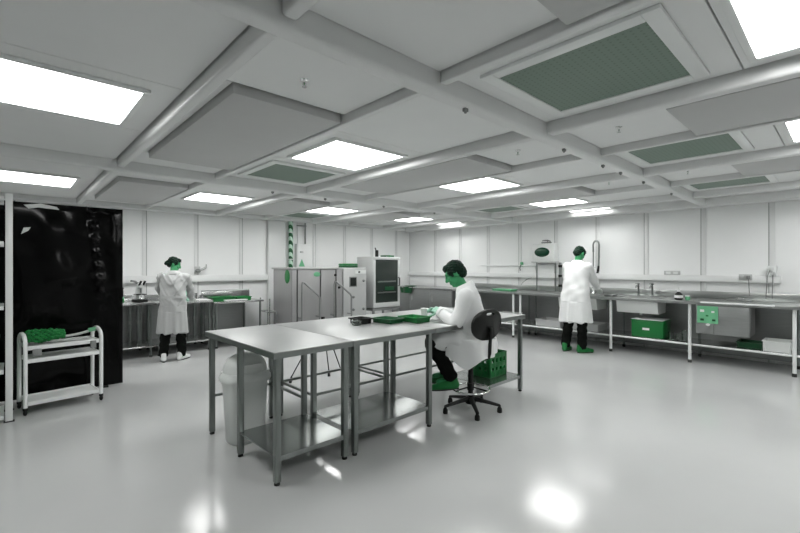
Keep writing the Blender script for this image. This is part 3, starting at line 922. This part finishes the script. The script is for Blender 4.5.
# bench items right of the woman
wb_ = thing('wash_bottle', (2.30, 7.95, .861), 'pale green wash bottle on the bench right of the woman', 'bottle')
MB().lathe([(.038, 0), (.042, .01), (.042, .13), (.02, .165), (.018, .18), (.001, .181)], n=18).build('body', 'glove', wb_)
MB().lathe([(.022, .175), (.022, .20), (.001, .201)], n=14).tube([(0, 0, .195), (0, -.01, .24), (0, -.06, .25), (0, -.09, .235)], .005, 8).build('spout_cap', 'white', wb_)
pd = thing('paper_pad', (2.42, 7.70, .861), 'loose white paper sheets on the bench right of the woman', 'paper')
for k in range(3):
    MB().box(-.03 * k, .21 - .03 * k, .02 * k, .30, .004 * k, .004 * k + .003).build('sheet', 'paper', pd)
tray('parts_tray', 'long bright green tray on the low table, next to the paper sheets', (2.88, 7.90, .821), .19, .12, .07, 'green', 0)
tray('parts_tray', 'shorter green tray on the low table, on the machine cabinet side', (3.24, 7.88, .821), .12, .11, .06, 'greennet', 0)
wt = tray('wash_tray', 'white shallow tray at the front of the low table', (3.05, 7.68, .821), .18, .03, .02, 'white', 0)
bb = thing('splash_board', (2.66, 8.30, .821), 'grey steel splash board standing at the back of the low table', 'board')
MB().box(0, .92, .02, .045, 0, .16, .004).build('board', 'steel', bb)
MB().tube([(0, .032, .16), (.92, .032, .16)], .014, 8).build('rolled_edge', 'steelleg', bb)
cl = thing('wall_clamp', (2.66, 8.54, 1.39), 'small grey lamp clamp fixed to the wall strip', 'clamp')
box('plate', 'cabinet2', cl, -.05, .05, .01, .04, -.06, .06, .006)
MB().tube([(0, 0.01, 0), (.0, -.08, -.01), (.06, -.10, .01), (.12, -.1, .05)], .022, 10).build('arm', 'cabinet2', cl)
MB().ell((-.02, -.08, -.02), (.05, .035, .04)).build('joint', 'gasket', cl)
MB().tube([(.12, -.1, .03), (.12, -.1, .10)], .008, 8).build('screw', 'gasket', cl)
# small steel trolley frame by the machine
tf = thing('frame_trolley', (3.60, 7.50, 0), 'low steel tube frame between low table and machine cabinet', 'trolley')
for x in (0.02, .17):
    for y in (0, .4):
        MB().cyl((x, y, .04), .012, .80 if x < .1 else .55, 8).build('post', 'chrome', tf)
        MB().ell((x, y, .025), (.015, .025, .025), sub=2).build('castor', 'black', tf)
for z in (.3, .58):
    MB().tube([(.02, 0, z), (.17, 0, z), (.17, .4, z), (.02, .4, z)], .01, 8, True).build('rail', 'chrome', tf)

# ------------------------------------------------------------------ black sheeted screen
def sheet_mesh():
    b = bmesh.new()
    nx, nz = 64, 84
    x0, x1, z0, z1 = -.75, 1.03, .02, 2.15
    rnd = random.Random(3)
    creases = [(rnd.uniform(x0, x1), rnd.uniform(z0, z1), rnd.uniform(0, math.pi), rnd.uniform(.04, .12), rnd.uniform(-.010, .010)) for _ in range(42)]
    def disp(x, z):
        d = .008 * math.sin(9 * x + 1.5 * math.sin(3 * z)) + .005 * math.sin(21 * x + 4 * z) + .004 * math.sin(13 * z + 5 * x)
        for cx, cz, a, w, h in creases:
            t = (x - cx) * math.cos(a) + (z - cz) * math.sin(a)
            s = -(x - cx) * math.sin(a) + (z - cz) * math.cos(a)
            if abs(s) < .35:
                d += h * math.exp(-(t / w) ** 2) * (1 - abs(s) / .35)
        t = x - (.72 + .10 * (2.05 - z))           # one long vertical fold
        d += .022 * math.exp(-(t / .03) ** 2) * min(1, max(0, (z - .9) / .3)) * (1 + .5 * math.sin(40 * z))
        return d
    g = []
    for i in range(nx + 1):
        row = []
        for k in range(nz + 1):
            x = x0 + (x1 - x0) * i / nx
            z = z0 + (z1 - z0) * k / nz
            e = min(1, (x1 - x) / .05, (x - x0) / .05, (z1 - z) / .05)
            row.append(b.verts.new((x, -.02 - disp(x, z) * max(0, e), z)))
        g.append(row)
    for i in range(nx):
        for k in range(nz):
            b.faces.new((g[i][k], g[i + 1][k], g[i + 1][k + 1], g[i][k + 1]))
    # back and rim
    loop = [g[i][0] for i in range(nx + 1)] + [g[nx][k] for k in range(1, nz + 1)] + [g[i][nz] for i in range(nx - 1, -1, -1)] + [g[0][k] for k in range(nz - 1, 0, -1)]
    back = [b.verts.new((v.co.x, .035, v.co.z)) for v in loop]
    n = len(loop)
    for i in range(n):
        b.faces.new((loop[i], loop[(i + 1) % n], back[(i + 1) % n], back[i]))
    b.faces.new(back)
    mb = MB(); mb.bm.free(); mb.bm = b
    return mb
bs = thing('sheeted_screen', (0, 6.13, 0), 'tall screen panel wrapped in creased glossy black plastic sheet', 'screen')
sheet_mesh().build('plastic_sheet', 'sheet', bs, smooth=70)
for x in (-.6, .1, .85):
    box('foot_rail', 'black', bs, x - .03, x + .03, -.05, .07, 0, .02)
tp_ = MB()
tp_.prism([(.12, 2.12), (.26, 2.145), (.40, 2.12), (.42, 2.09), (.24, 2.10), (.16, 2.08)], 'y', -.034, -.026)
tp_.build('torn_tape', 'paper', bs)
MB().prism([(.10, 1.80), (.16, 1.84), (.18, 1.88), (.12, 1.87)], 'y', -.040, -.030).build('torn_tape', 'paper', bs)

# ------------------------------------------------------------------ white trolley with net and squeegee
tr = thing('tray_trolley', (.12, 5.46, 0), 'white two-sided tray trolley with arched end frames', 'trolley', rz=R(7))
TL, TD = .62, .32
def arch(x):
    pts = [(x, 0, .05), (x, 0, .69)]
    pts += [(x, TD / 2 - TD / 2 * math.cos(a), .69 + .09 * math.sin(a)) for a in [math.pi * k / 8 for k in range(1, 8)]]
    pts += [(x, TD, .69), (x, TD, .05)]
    return MB().tube(pts, .018, 10)
for x in (0, TL):
    arch(x).build('end_frame', 'white', tr)
    for y in (0, TD):
        MB().ell((x, y, .028), (.018, .028, .028), sub=2).build('castor', 'black', tr)
        MB().cyl((x, y, .05), .02, .025, 10).build('castor_socket', 'black', tr)
for z, nm in ((.66, 'top_tray'), (.535, 'middle_tray'), (.12, 'bottom_tray')):
    MB().box(.02, TL - .02, .0, TD, z - .006, z).box(.02, TL - .02, -.006, .004, z - .03, z + .01, .003).box(.02, TL - .02, TD - .004, TD + .006, z - .03, z + .01, .003)\
        .box(.018, .028, 0, TD, z - .03, z + .01).box(TL - .028, TL - .018, 0, TD, z - .03, z + .01).build(nm, 'white', tr)
MB().box(.05, .12, -.03, -.006, .57, .64, .006).build('clamp', 'gasket', tr)
MB().box(TL - .10, TL - .05, -.03, -.006, .58, .66, .006).build('clamp', 'gasket', tr)
# knitted green net
def knobby(L):
    b = MB()
    rnd = random.Random(5)
    for i in range(12):
        for k in range(8):
            a = 2 * math.pi * k / 8 + i * .4
            t = i / 11
            r = .074 * (1 - .5 * t ** 2) * rnd.uniform(.8, 1.12) * (.75 + .25 * math.sin(math.pi * min(1, t * 4 + .2) / 2))
            b.ell((t * L, r * math.cos(a) * 1.3, .055 + r * .8 * math.sin(a)), (.021 + rnd.uniform(-.005, .006), .019, .019), sub=1)
    return b
nt2 = thing('net_bundle', (.15, 5.64, .690), 'rolled knobbly green net lying on the trolley top', 'net', rz=R(3))
knobby(.27).build('net_knots', 'greennet', nt2)
MB().cap((.02, 0, .06), (.26, 0, .05), .055, .03).build('net_core', 'greendk', nt2)
sq_ = thing('floor_squeegee', (.40, 5.66, .675), 'grey long tool with pale green grip lying across the trolley', 'tool', rz=R(4))
MB().tube([(-.10, 0, .02), (.15, .0, .05), (.30, 0, .085)], .014, 10).build('shaft', 'cabinet2', sq_)
box('blade', 'cabinet2', sq_, -.12, .22, -.05, -.02, .0, .018, .004)
MB().tube([(.24, 0, .08), (.33, 0, .095)], .022, 10).build('grip', 'greenpale', sq_)
MB().tube([(.30, -.02, .09), (.345, -.02, .05), (.33, -.02, .01)], .008, 8).build('hook', 'gasket', sq_)

# ------------------------------------------------------------------ white rack at the left
rk = thing('shelf_rack', (-.895, 5.36, 0), 'tall white metal shelf rack in front of the black screen', 'rack')
RL, RD = .90, .42
for x in (0, RL):
    for y in (0, RD):
        MB().box(x - .026, x + .026, y - .018, y + .018, 0.01, 2.13, .004).build('post', 'white', rk)
        box('foot_plate', 'rubber', rk, x - .038, x + .038, y - .022, y + .022, 0, .01)
for z in (.06, .485, 1.08, 1.68, 2.10):
    MB().box(-.03, RL - .036, .018, RD - .018, z - .01, z).box(-.03, RL - .036, -.004, .018, z - .035, z + .004, .003).box(-.03, RL - .036, RD - .018, RD - .004, z - .035, z + .004, .003).build('shelf', 'white', rk)
def bin_box(label, x, z, w, h, m):
    o = thing('storage_box', (-.86 + x, 5.40, z), label, 'box')
    o.location.x -= .02
    MB().prism([(.0, 0), (w, 0), (w + .01, h), (-.01, h)], 'y', 0, .30).build('body', m, o)
    MB().box(-.02, w + .02, -.012, .312, h - .03, h, .005).build('rim', m, o)
    MB().box(w * .3, w * .7, -.016, -.006, h * .45, h * .7, .003).build('front_label', 'paper', o)
bin_box('green box on the second rack shelf above another green box', .30, .487, .50, .30, 'green')
bin_box('green box standing on the bottom rack shelf', .30, .062, .50, .36, 'green')
bin_box('green box on the bottom rack shelf beside a taller one', -.0, .062, .22, .30, 'green')

# ------------------------------------------------------------------ people
def remeshed(mb, voxel, smooth=4, fac=0.5):
    me = mb.mesh('raw')
    o = bpy.data.objects.new('raw', me)
    COL.objects.link(o)
    r = o.modifiers.new('r', 'REMESH')
    r.mode = 'VOXEL'
    r.voxel_size = voxel
    if smooth:
        s = o.modifiers.new('s', 'SMOOTH')
        s.iterations = smooth
        s.factor = fac
    dg = bpy.context.evaluated_depsgraph_get()
    out = bpy.data.meshes.new_from_object(o.evaluated_get(dg))
    bpy.data.objects.remove(o)
    bpy.data.meshes.remove(me)
    for p in out.polygons:
        p.use_smooth = True
    return out

def ik(S, H, a, b, pole):
    S, H, pole = Vector(S), Vector(H), Vector(pole)
    d = H - S
    L = min(d.length, (a + b) * .995)
    u = d.normalized()
    H2 = S + u * L
    x = (a * a - b * b + L * L) / (2 * L)
    h = math.sqrt(max(0, a * a - x * x))
    p = pole - u * pole.dot(u)
    p.normalize()
    return S + u * x + p * h, H2

def hand_mesh(wrist, d, n, side, curl=.55, k=1.0):
    """palm with five bent fingers; d = pointing direction, n = palm normal, side = +1 thumb along d x n"""
    wrist, d, n = Vector(wrist), Vector(d).normalized(), Vector(n)
    n = (n - d * n.dot(d)).normalized()
    s = d.cross(n) * side            # towards the thumb
    m = MB()
    m.cap(wrist - d * .05 * k, wrist + d * .02 * k, .031 * k, .028 * k)
    for t in (-.027, -.009, .009, .027):
        m.cap(wrist + d * .015 * k + s * t * .8 * k, wrist + d * .085 * k + s * t * k, .016 * k, .0125 * k)
    for i, (t, l) in enumerate(((-.029, .062), (-.0095, .076), (.0098, .08), (.029, .072))):
        p = wrist + d * .088 * k + s * t * k
        a = .25
        r = .0098 * k
        for j, f in enumerate((.45, .31, .24)):
            a += curl * (.9 + .12 * (3 - i))
            q = p + (d * math.cos(a - .5) + n * math.sin(a - .5) + s * t * 2.0 * (1 if j == 0 else 0)) .normalized() * l * f * k
            m.cap(p, q, r, r * .9, 8)
            p, r = q, r * .9
    p = wrist + d * .025 * k + s * .03 * k
    for v, l, r0, r1 in ((s * .75 + d * .6 + n * .35, .04, .0135, .012), (d * .85 + s * .25 + n * .45, .032, .0115, .0105), (d * .8 - s * .05 + n * .6, .026, .0105, .009)):
        q = p + v.normalized() * l * k
        m.cap(p, q, r0 * k, r1 * k, 8)
        p = q
    return remeshed(m, .0035, 3)

def add_head(m, C, yaw, pitch, k=1.0):
    """skull, jaw, nose, lips, brow, ears and neck join; C = head centre. returns the head rotation"""
    rot = Euler((-pitch, 0, yaw), 'XYZ')     # pitch > 0 looks down
    Rm = Matrix.Rotation(yaw, 3, 'Z') @ Matrix.Rotation(-pitch, 3, 'X')
    def P(x, y, z): return Vector(C) + Rm @ Vector((x, y, z)) * k
    q = Rm.to_quaternion()
    def E(c, r): m.ell(P(*c), [a * k for a in r], q)
    E((0, -.012, .028), (.074, .094, .088))
    E((0, .030, -.035), (.060, .062, .075))
    E((0, .062, -.092), (.030, .026, .022))
    E((0, .070, .038), (.052, .022, .014))
    for s in (-1, 1):
        E((s * .034, .070, -.018), (.024, .018, .022))
        E((s * .077, -.008, -.005), (.010, .022, .034))
        E((s * .031, .080, .016), (.015, .010, .009))
    m.cap(P(0, .086, .022), P(0, .110, -.022), .009 * k, .0145 * k, 10)
    E((0, .100, -.028), (.019, .012, .009))
    E((0, .088, -.056), (.024, .010, .006))
    E((0, .086, -.068), (.021, .011, .007))
    return P, Rm

def folds(me, fn):
    co = [0.0] * (len(me.vertices) * 3)
    me.vertices.foreach_get('co', co)
    no = [0.0] * (len(me.vertices) * 3)
    me.vertices.foreach_get('normal', no)
    for i in range(len(me.vertices)):
        x, y, z = co[3 * i:3 * i + 3]
        d = fn(x, y, z)
        if d:
            co[3 * i] += no[3 * i] * d
            co[3 * i + 1] += no[3 * i + 1] * d
            co[3 * i + 2] += no[3 * i + 2] * d
    me.vertices.foreach_set('co', co)
    me.update()

def ellring(c, rx, ry, n=36, tilt=0.0, e=2.3):
    out = []
    for i in range(n):
        a = 2 * math.pi * i / n
        k = (abs(math.cos(a)) ** e + abs(math.sin(a)) ** e) ** (-1 / e)
        x, y = math.cos(a) * k * rx, math.sin(a) * k * ry
        out.append(Vector((c[0] + x, c[1] + y * math.cos(tilt), c[2] - y * math.sin(tilt))))
    return out

def hair_mesh(P, k, Rm, long=False, seed=1):
    m = MB()
    q = Rm.to_quaternion()
    def E(c, r): m.ell(P(*c), [a * k for a in r], q)
    E((0, -.022, .042), (.082, .096, .086))
    E((0, -.060, -.005), (.072, .058, .072))
    E((0, .034, .086), (.062, .046, .036))
    E((.02, .064, .078), (.034, .022, .020))
    for s in (-1, 1):
        E((s * .068, .005, .035), (.018, .05, .05))
    if long:
        E((0, -.105, -.01), (.035, .035, .04))
        E((0, -.118, -.03), (.03, .03, .035))
    me = remeshed(m, .006, 3)
    folds(me, lambda x, y, z: .004 * math.sin(x * 160 + seed + 40 * z) * math.sin(y * 130 + z * 90) + .003 * math.sin(z * 210 + x * 90))
    return me

def eyes(P, k, root, par):
    for s in (-1, 1):
        MB().ell(P(s * .031, .0885, .014), (.0085 * k, .0055 * k, .0055 * k), sub=2).build('eye', 'eye', par)
        MB().cap(P(s * .018, .088, .036), P(s * .046, .082, .037), .0045 * k, .003 * k, 8).build('eyebrow', 'hair', par)

def shoe(par, loc, yaw, m, k=1.0, pitch=0.0):
    b = MB()
    Rm = Matrix.Rotation(yaw, 3, 'Z') @ Matrix.Rotation(pitch, 3, 'X')
    def P(x, y, z): return Vector(loc) + Rm @ (Vector((x, y, z)) * k)
    b.cap(P(0, -.06, .045), P(0, .10, .04), .044 * k, .044 * k)
    b.cap(P(0, .06, .036), P(0, .17, .03), .044 * k, .034 * k)
    b.cap(P(0, -.055, .06), P(0, -.045, .115), .043 * k, .045 * k)
    b.cap(P(0, 0, .07), P(0, .06, .055), .042 * k, .04 * k)
    me = remeshed(b, .007, 3)
    # flat sole (only when lying level)
    if abs(pitch) < 1e-3:
        for v in me.vertices:
            v.co.z = max(v.co.z, loc[2] + .004)
    o = link('shoe', me, m, par)
    s = MB()
    rs = []
    for z in (0.0, .012):
        ring = []
        for i in range(20):
            a = 2 * math.pi * i / 20
            ring.append(P(math.cos(a) * (.043 + .006 * math.sin(a)), .05 + math.sin(a) * .145, z))
        rs.append(ring)
    s.rings(rs)
    s.build('sole', 'rubber', o)
    return o

def standing(loc, face, H, label, lean, headyaw, headpitch, hands, coatm, shoem, glovem, hem, stance, hairlong=False, belt=False, palm=(0, 0, -1), seed=0, cw=1.0, crease=0.0, pole=(.55, -.5, -.8)):
    k = H / 1.75
    root = thing('person', loc, label, 'person', rz=R(face - 90))
    hipz = .93 * k
    L = Matrix.Rotation(-lean, 3, 'X')
    def U(x, y, z):          # upper body point, leaning about the hips
        return Vector((0, 0, hipz)) + L @ (Vector((x, y, z)) * k - Vector((0, 0, hipz)))
    b = MB()
    legs = []
    for s, (fx, fy, fyaw) in zip((-1, 1), stance):
        hip = Vector((s * .088 * k, 0, .91 * k))
        ank = Vector((fx, fy - .03, .085 * k))
        knee = hip.lerp(ank, .5) + Vector((0, .035, .01))
        b.cap(hip, knee, .085 * k, .058 * k); b.cap(knee, ank, .056 * k, .04 * k)
        b.cap((fx, fy - .06, .05), (fx + .1 * math.sin(-fyaw), fy + .06, .045), .022, .018)
        legs.append((hip, knee, ank))
    b.ell(U(0, 0, .96), (.16 * k, .11 * k, .13 * k)); b.ell(U(0, 0, 1.12), (.14 * k, .10 * k, .16 * k)); b.ell(U(0, .0, 1.30), (.165 * k, .115 * k, .17 * k))
    b.cap(U(-.14, -.01, 1.41), U(.14, -.01, 1.41), .06 * k, .06 * k)
    hp = headpitch
    hc = U(0, .025, 1.635)
    b.cap(U(0, -.01, 1.42), U(0, .008, 1.58), .058 * k, .054 * k)
    P, Rm = add_head(b, hc, headyaw, hp, k)
    arms = []
    for s, Ht in zip((-1, 1), hands):
        S = U(s * .185, -.01, 1.41)
        Hh = Vector(Ht)
        E, Hh = ik(S, Hh, .29 * k, .265 * k, (s * pole[0], pole[1], pole[2]))
        b.cap(S, E, .052 * k, .042 * k); b.cap(E, Hh, .042 * k, .03 * k)
        arms.append((S, E, Hh))
    body = link('body', remeshed(b, .0065, 4), 'skin', root)
    eyes(P, k, root, body)
    link('hair', hair_mesh(P, k, Rm, hairlong, seed), 'hair', root)
    # trousers
    t = MB()
    for (hip, knee, ank), s in zip(legs, (-1, 1)):
        t.cap(hip, knee, .105 * k, .085 * k); t.cap(knee, ank + Vector((0, 0, .03)), .083 * k, .070 * k)
    t.ell((0, 0, .95 * k), (.17 * k, .125 * k, .1 * k))
    tm = remeshed(t, .009, 4)
    folds(tm, lambda x, y, z: .005 * math.sin(z * 55 + x * 20 + 3 * math.sin(y * 30)))
    link('trousers', tm, 'trouser', root)
    for s, (fx, fy, fyaw) in zip((-1, 1), stance):
        shoe(root, (fx, fy - .02, 0), fyaw, shoem, .95 * k + .05)
    # coat
    c = MB()
    w = cw
    zs = [(hem, .235 * w, .175 * w, 0), (hem + .12, .228 * w, .168 * w, 0), (.80, .215 * w, .155 * w, 0), (.95, .205 * w, .148, .0), (1.08, .192 * w, .138, 0), (1.22, .198, .142, 0), (1.34, .205, .138, 0), (1.42, .185, .115, 0), (1.47, .10, .085, 0), (1.50, .072, .072, 0)]
    rs = []
    for z, rx, ry, q in zs:
        zz = z * k
        if zz < hipz:
            f = (hipz - zz) / hipz
            rs.append(ellring((0, .02 * f, zz), rx * k, ry * k))
        else:
            cc = U(0, -.005, z)
            rs.append(ellring(cc, rx * k, ry * k, tilt=lean))
    c.rings(rs)
    for (S, E, Hh), s in zip(arms, (-1, 1)):
        c.cap(S, E, .074 * k, .066 * k)
        c.ell(S + Vector((-s * .04, 0, -.02)), (.09 * k, .085 * k, .085 * k))
        wr = E + (Hh - E) * .93
        c.cap(E, wr, .066 * k, .052 * k)
    cm = remeshed(c, .008, 5)
    hz = hem * k
    def fold(x, y, z):
        a = math.atan2(y, x)
        d = 0.0
        if z < hipz + .1 and math.hypot(x, y) < .36:
            f = min(1, (hipz + .1 - z) / (hipz + .1 - hz))
            d += .013 * f * math.sin(7 * a + seed + 1.5 * math.sin(3 * z)) + .006 * f * math.sin(13 * a + 2 * seed)
        if z > hipz - .1:
            d += .006 * math.sin(16 * z + 13 * x + seed + 2.5 * math.sin(7 * y + 5 * x)) + .003 * math.sin(21 * x - 27 * z + 9 * y + 2 * math.sin(9 * z))
        if crease and z > hipz:
            t = math.sin(26 * z - 20 * abs(x) + 3 * math.sin(11 * x + seed))
            d += crease * (max(0, t) ** 3 - .3) + crease * .5 * max(0, math.sin(40 * x + 22 * z)) ** 4
        return d
    folds(cm, fold)
    coat = link('lab_coat', cm, coatm, root)
    col = MB()
    ring0 = ellring(U(0, -.002, 1.465), .085 * k, .082 * k, 28, lean)
    ring1 = ellring(U(0, -.002, 1.515), .073 * k, .074 * k, 28, lean)
    ring2 = ellring(U(0, -.004, 1.51), .083 * k, .084 * k, 28, lean)
    ring3 = ellring(U(0, -.008, 1.445), .112 * k, .104 * k, 28, lean)
    col.rings([ring0, ring1, ring2, ring3], False, True)
    col.build('collar', coatm, coat, smooth=60)
    if belt:
        bl = MB()
        ra = ellring(U(0, -.005, 1.035), .212 * k, .160 * k, 40, lean)
        rb = ellring(U(0, -.005, 1.075), .210 * k, .158 * k, 40, lean)
        ia = ellring(U(0, -.005, 1.035), .198 * k, .145 * k, 40, lean)
        ib = ellring(U(0, -.005, 1.075), .196 * k, .143 * k, 40, lean)
        bl.rings([ra, rb, ib, ia], False, True)
        bl.build('belt', coatm, coat, smooth=60)
    for (S, E, Hh), s in zip(arms, (-1, 1)):
        d = (Hh - E).normalized()
        cu = MB()
        cu.tube([E + (Hh - E) * .86, E + (Hh - E) * .97], .056 * k, 16)
        cu.build('cuff', coatm, coat, smooth=60)
        link('glove', hand_mesh(Hh, (d + Vector((0, .5, -.15))).normalized(), palm, -s if palm[2] < 0 else s, .5, k), glovem, root)
    return root

# woman at the left-hand bench, seen from behind
standing((1.86, 7.14, 0), 66, 1.60, 'person in grey-white belted lab coat standing at bench, head bowed to one side', R(8), R(-82), R(22),
         [(-.21, .42, .95), (.20, .44, .93)], 'coat2', 'white', 'glovew', .47, [(-.12, -.02, .2), (.12, .05, -.5)], hairlong=True, belt=True, seed=2, cw=1.0, crease=.012, pole=(1.1, -.35, -.6))
# man at the sink bench
standing((7.06, 3.20, 0), -3, 1.80, 'person in long white lab coat standing at the sink bench in green shoe covers', R(10), R(-10), R(38),
         [(-.12, .50, 1.06), (.14, .52, 1.06)], 'coat', 'green', 'glovew', .50, [(-.14, -.02, .1), (.13, .02, -.5)], seed=5, cw=1.12)

# seated worker on the stool
def seated(loc, face, label):
    root = thing('person', loc, label, 'person', rz=R(face - 90))
    b = MB()
    t = MB()
    c = MB()
    feet = []
    for s, (kx, ky, kz), (ax, ay, az) in ((-1, (-.14, .38, .715), (-.12, .20, .345)), (1, (.12, .41, .715), (.10, .28, .345))):
        hip = Vector((s * .09, -.02, .715)); kn = Vector((kx, ky, kz - .03)); an = Vector((ax, ay, az))
        b.cap(hip, kn, .08, .055); b.cap(kn, an, .053, .038)
        b.cap(an + Vector((0, -.02, -.02)), an + Vector((0, .12, -.05)), .035, .03)
        t.cap(hip, kn, .095, .082); t.cap(kn, an + Vector((0, 0, .02)), .082, .068)
        c.cap(hip + Vector((0, -.02, .01)), hip.lerp(kn, .88) + Vector((0, 0, .015)), .118, .098)
        feet.append(an)
    t.ell((0, -.02, .72), (.17, .12, .09))
    def U(x, y, z):
        return Vector((x, y, z))
    b.ell((0, -.02, .75), (.165, .12, .12)); b.ell((0, .0, .90), (.145, .105, .16)); b.ell((0, .03, 1.06), (.165, .115, .17))
    b.cap((-.14, .04, 1.17), (.14, .04, 1.17), .06, .06)
    b.cap((0, .06, 1.18), (0, .145, 1.33), .058, .054)
    P, Rm = add_head(b, (0, .175, 1.375), R(4), R(33), 1.04)
    arms = []
    for s, Hh in ((-1, (-.02, .33, .985)), (1, (.11, .37, .975))):
        S = Vector((s * .185, .04, 1.165))
        E, H2 = ik(S, Hh, .285, .26, (s * .5, -.35, -.9))
        b.cap(S, E, .052, .042); b.cap(E, H2, .042, .03)
        arms.append((S, E, H2))
    body = link('body', remeshed(b, .0065, 4), 'skin', root)
    eyes(P, 1.04, root, body)
    link('hair', hair_mesh(P, 1.06, Rm, False, 9), 'hair', root)
    tm = remeshed(t, .009, 4)
    folds(tm, lambda x, y, z: .004 * math.sin(z * 50 + x * 20 + 25 * y))
    link('trousers', tm, 'trouser', root)
    for an, s in zip(feet, (-1, 1)):
        o = shoe(root, (an.x, an.y + .01, an.z - .115), R(8 * -s), 'green', .98, R(-6))
    rs = [ellring((0, -.02, .64), .195, .165), ellring((0, -.02, .74), .195, .162), ellring((0, -.005, .86), .185, .145, tilt=.12), ellring((0, .02, .98), .19, .138, tilt=.25),
          ellring((0, .04, 1.09), .195, .132, tilt=.35), ellring((0, .055, 1.17), .18, .11, tilt=.4), ellring((0, .07, 1.225), .10, .085, tilt=.45), ellring((0, .085, 1.26), .073, .073, tilt=.45)]
    c.rings(rs)
    c.box(-.10, .10, -.02, .34, .70, .79)
    for (S, E, Hh), s in zip(arms, (-1, 1)):
        c.cap(S, E, .075, .068)
        c.ell(S + Vector((-s * .04, 0, -.02)), (.09, .085, .085))
        c.cap(E, E + (Hh - E) * .9, .068, .055)
    cm = remeshed(c, .008, 5)
    def fold(x, y, z):
        d = .006 * math.sin(17 * z + 12 * x + 2.5 * math.sin(8 * y)) + .0035 * math.sin(22 * x - 28 * z + 12 * y)
        if z < .8:
            d += .006 * math.sin(38 * y + 14 * x)
        return d
    folds(cm, fold)
    coat = link('lab_coat', cm, 'coat', root)
    # coat skirt hanging over the sides and back of the seat
    sk = MB()
    n = 40
    top, low, low2, top2 = [], [], [], []
    prof = []
    for i in range(n + 1):
        a = R(-118) + R(236) * i / n          # 0 = straight back
        x, y = math.sin(a), -math.cos(a)
        rx = .205
        ext = max(0, abs(a) - R(75)) / R(43)
        px, py = x * rx, y * .20 - .03 + ext * .16
        drop = .06 + .02 * math.cos(2 * a + 2.2) + .12 * math.exp(-((a + R(92)) / R(15)) ** 2)
        w = 1 + .06 * math.sin(9 * a)
        prof.append((px, py, drop, w))
    def sheet(off):
        return [[Vector((px * (w if q else 1) * (1 + off), (py + .03) * (w if q else 1) * (1 + off) - .03, .74 - (drop + .10) * q)) for q in (0, .35, .7, 1.0)] for px, py, drop, w in prof]
    A, B = sheet(.0), sheet(.045)
    rings = [a + b_[::-1] for a, b_ in zip(A, B)]
    sk.rings(rings)
    sk.build('coat_skirt', 'coat', coat, smooth=60)
    col = MB()
    col.rings([ellring((0, .075, 1.215), .088, .085, 28, .45), ellring((0, .085, 1.272), .074, .076, 28, .45), ellring((0, .08, 1.268), .084, .086, 28, .45), ellring((0, .065, 1.20), .118, .108, 28, .4)], False, True)
    col.build('collar', 'coat', coat, smooth=60)
    for (S, E, Hh), s in zip(arms, (-1, 1)):
        d = (Hh - E).normalized()
        MB().tube([E + (Hh - E) * .82, E + (Hh - E) * .95], .059, 16).build('cuff', 'coat', coat, smooth=60)
        link('glove', hand_mesh(Hh, (d + Vector((-s * .5, .5, .1))).normalized(), (-s * .8, .1, -.5), 1 if s < 0 else -1, .55), 'glove', root)
    return root
seated((3.42, 2.60, 0), 122, 'person in white lab coat and pale green gloves seated on the stool')
wp = thing('sample_pot', (3.17, 3.03, .891), 'small white lidded pot on the table at the gloved hands', 'pot')
MB().lathe([(.03, 0), (.034, .004), (.036, .11), (.033, .11), (.031, .01), (.001, .008)], n=18).build('cup', 'white', wp)
MB().lathe([(.038, .105), (.038, .125), (.001, .127)], n=18).build('lid', 'white', wp)
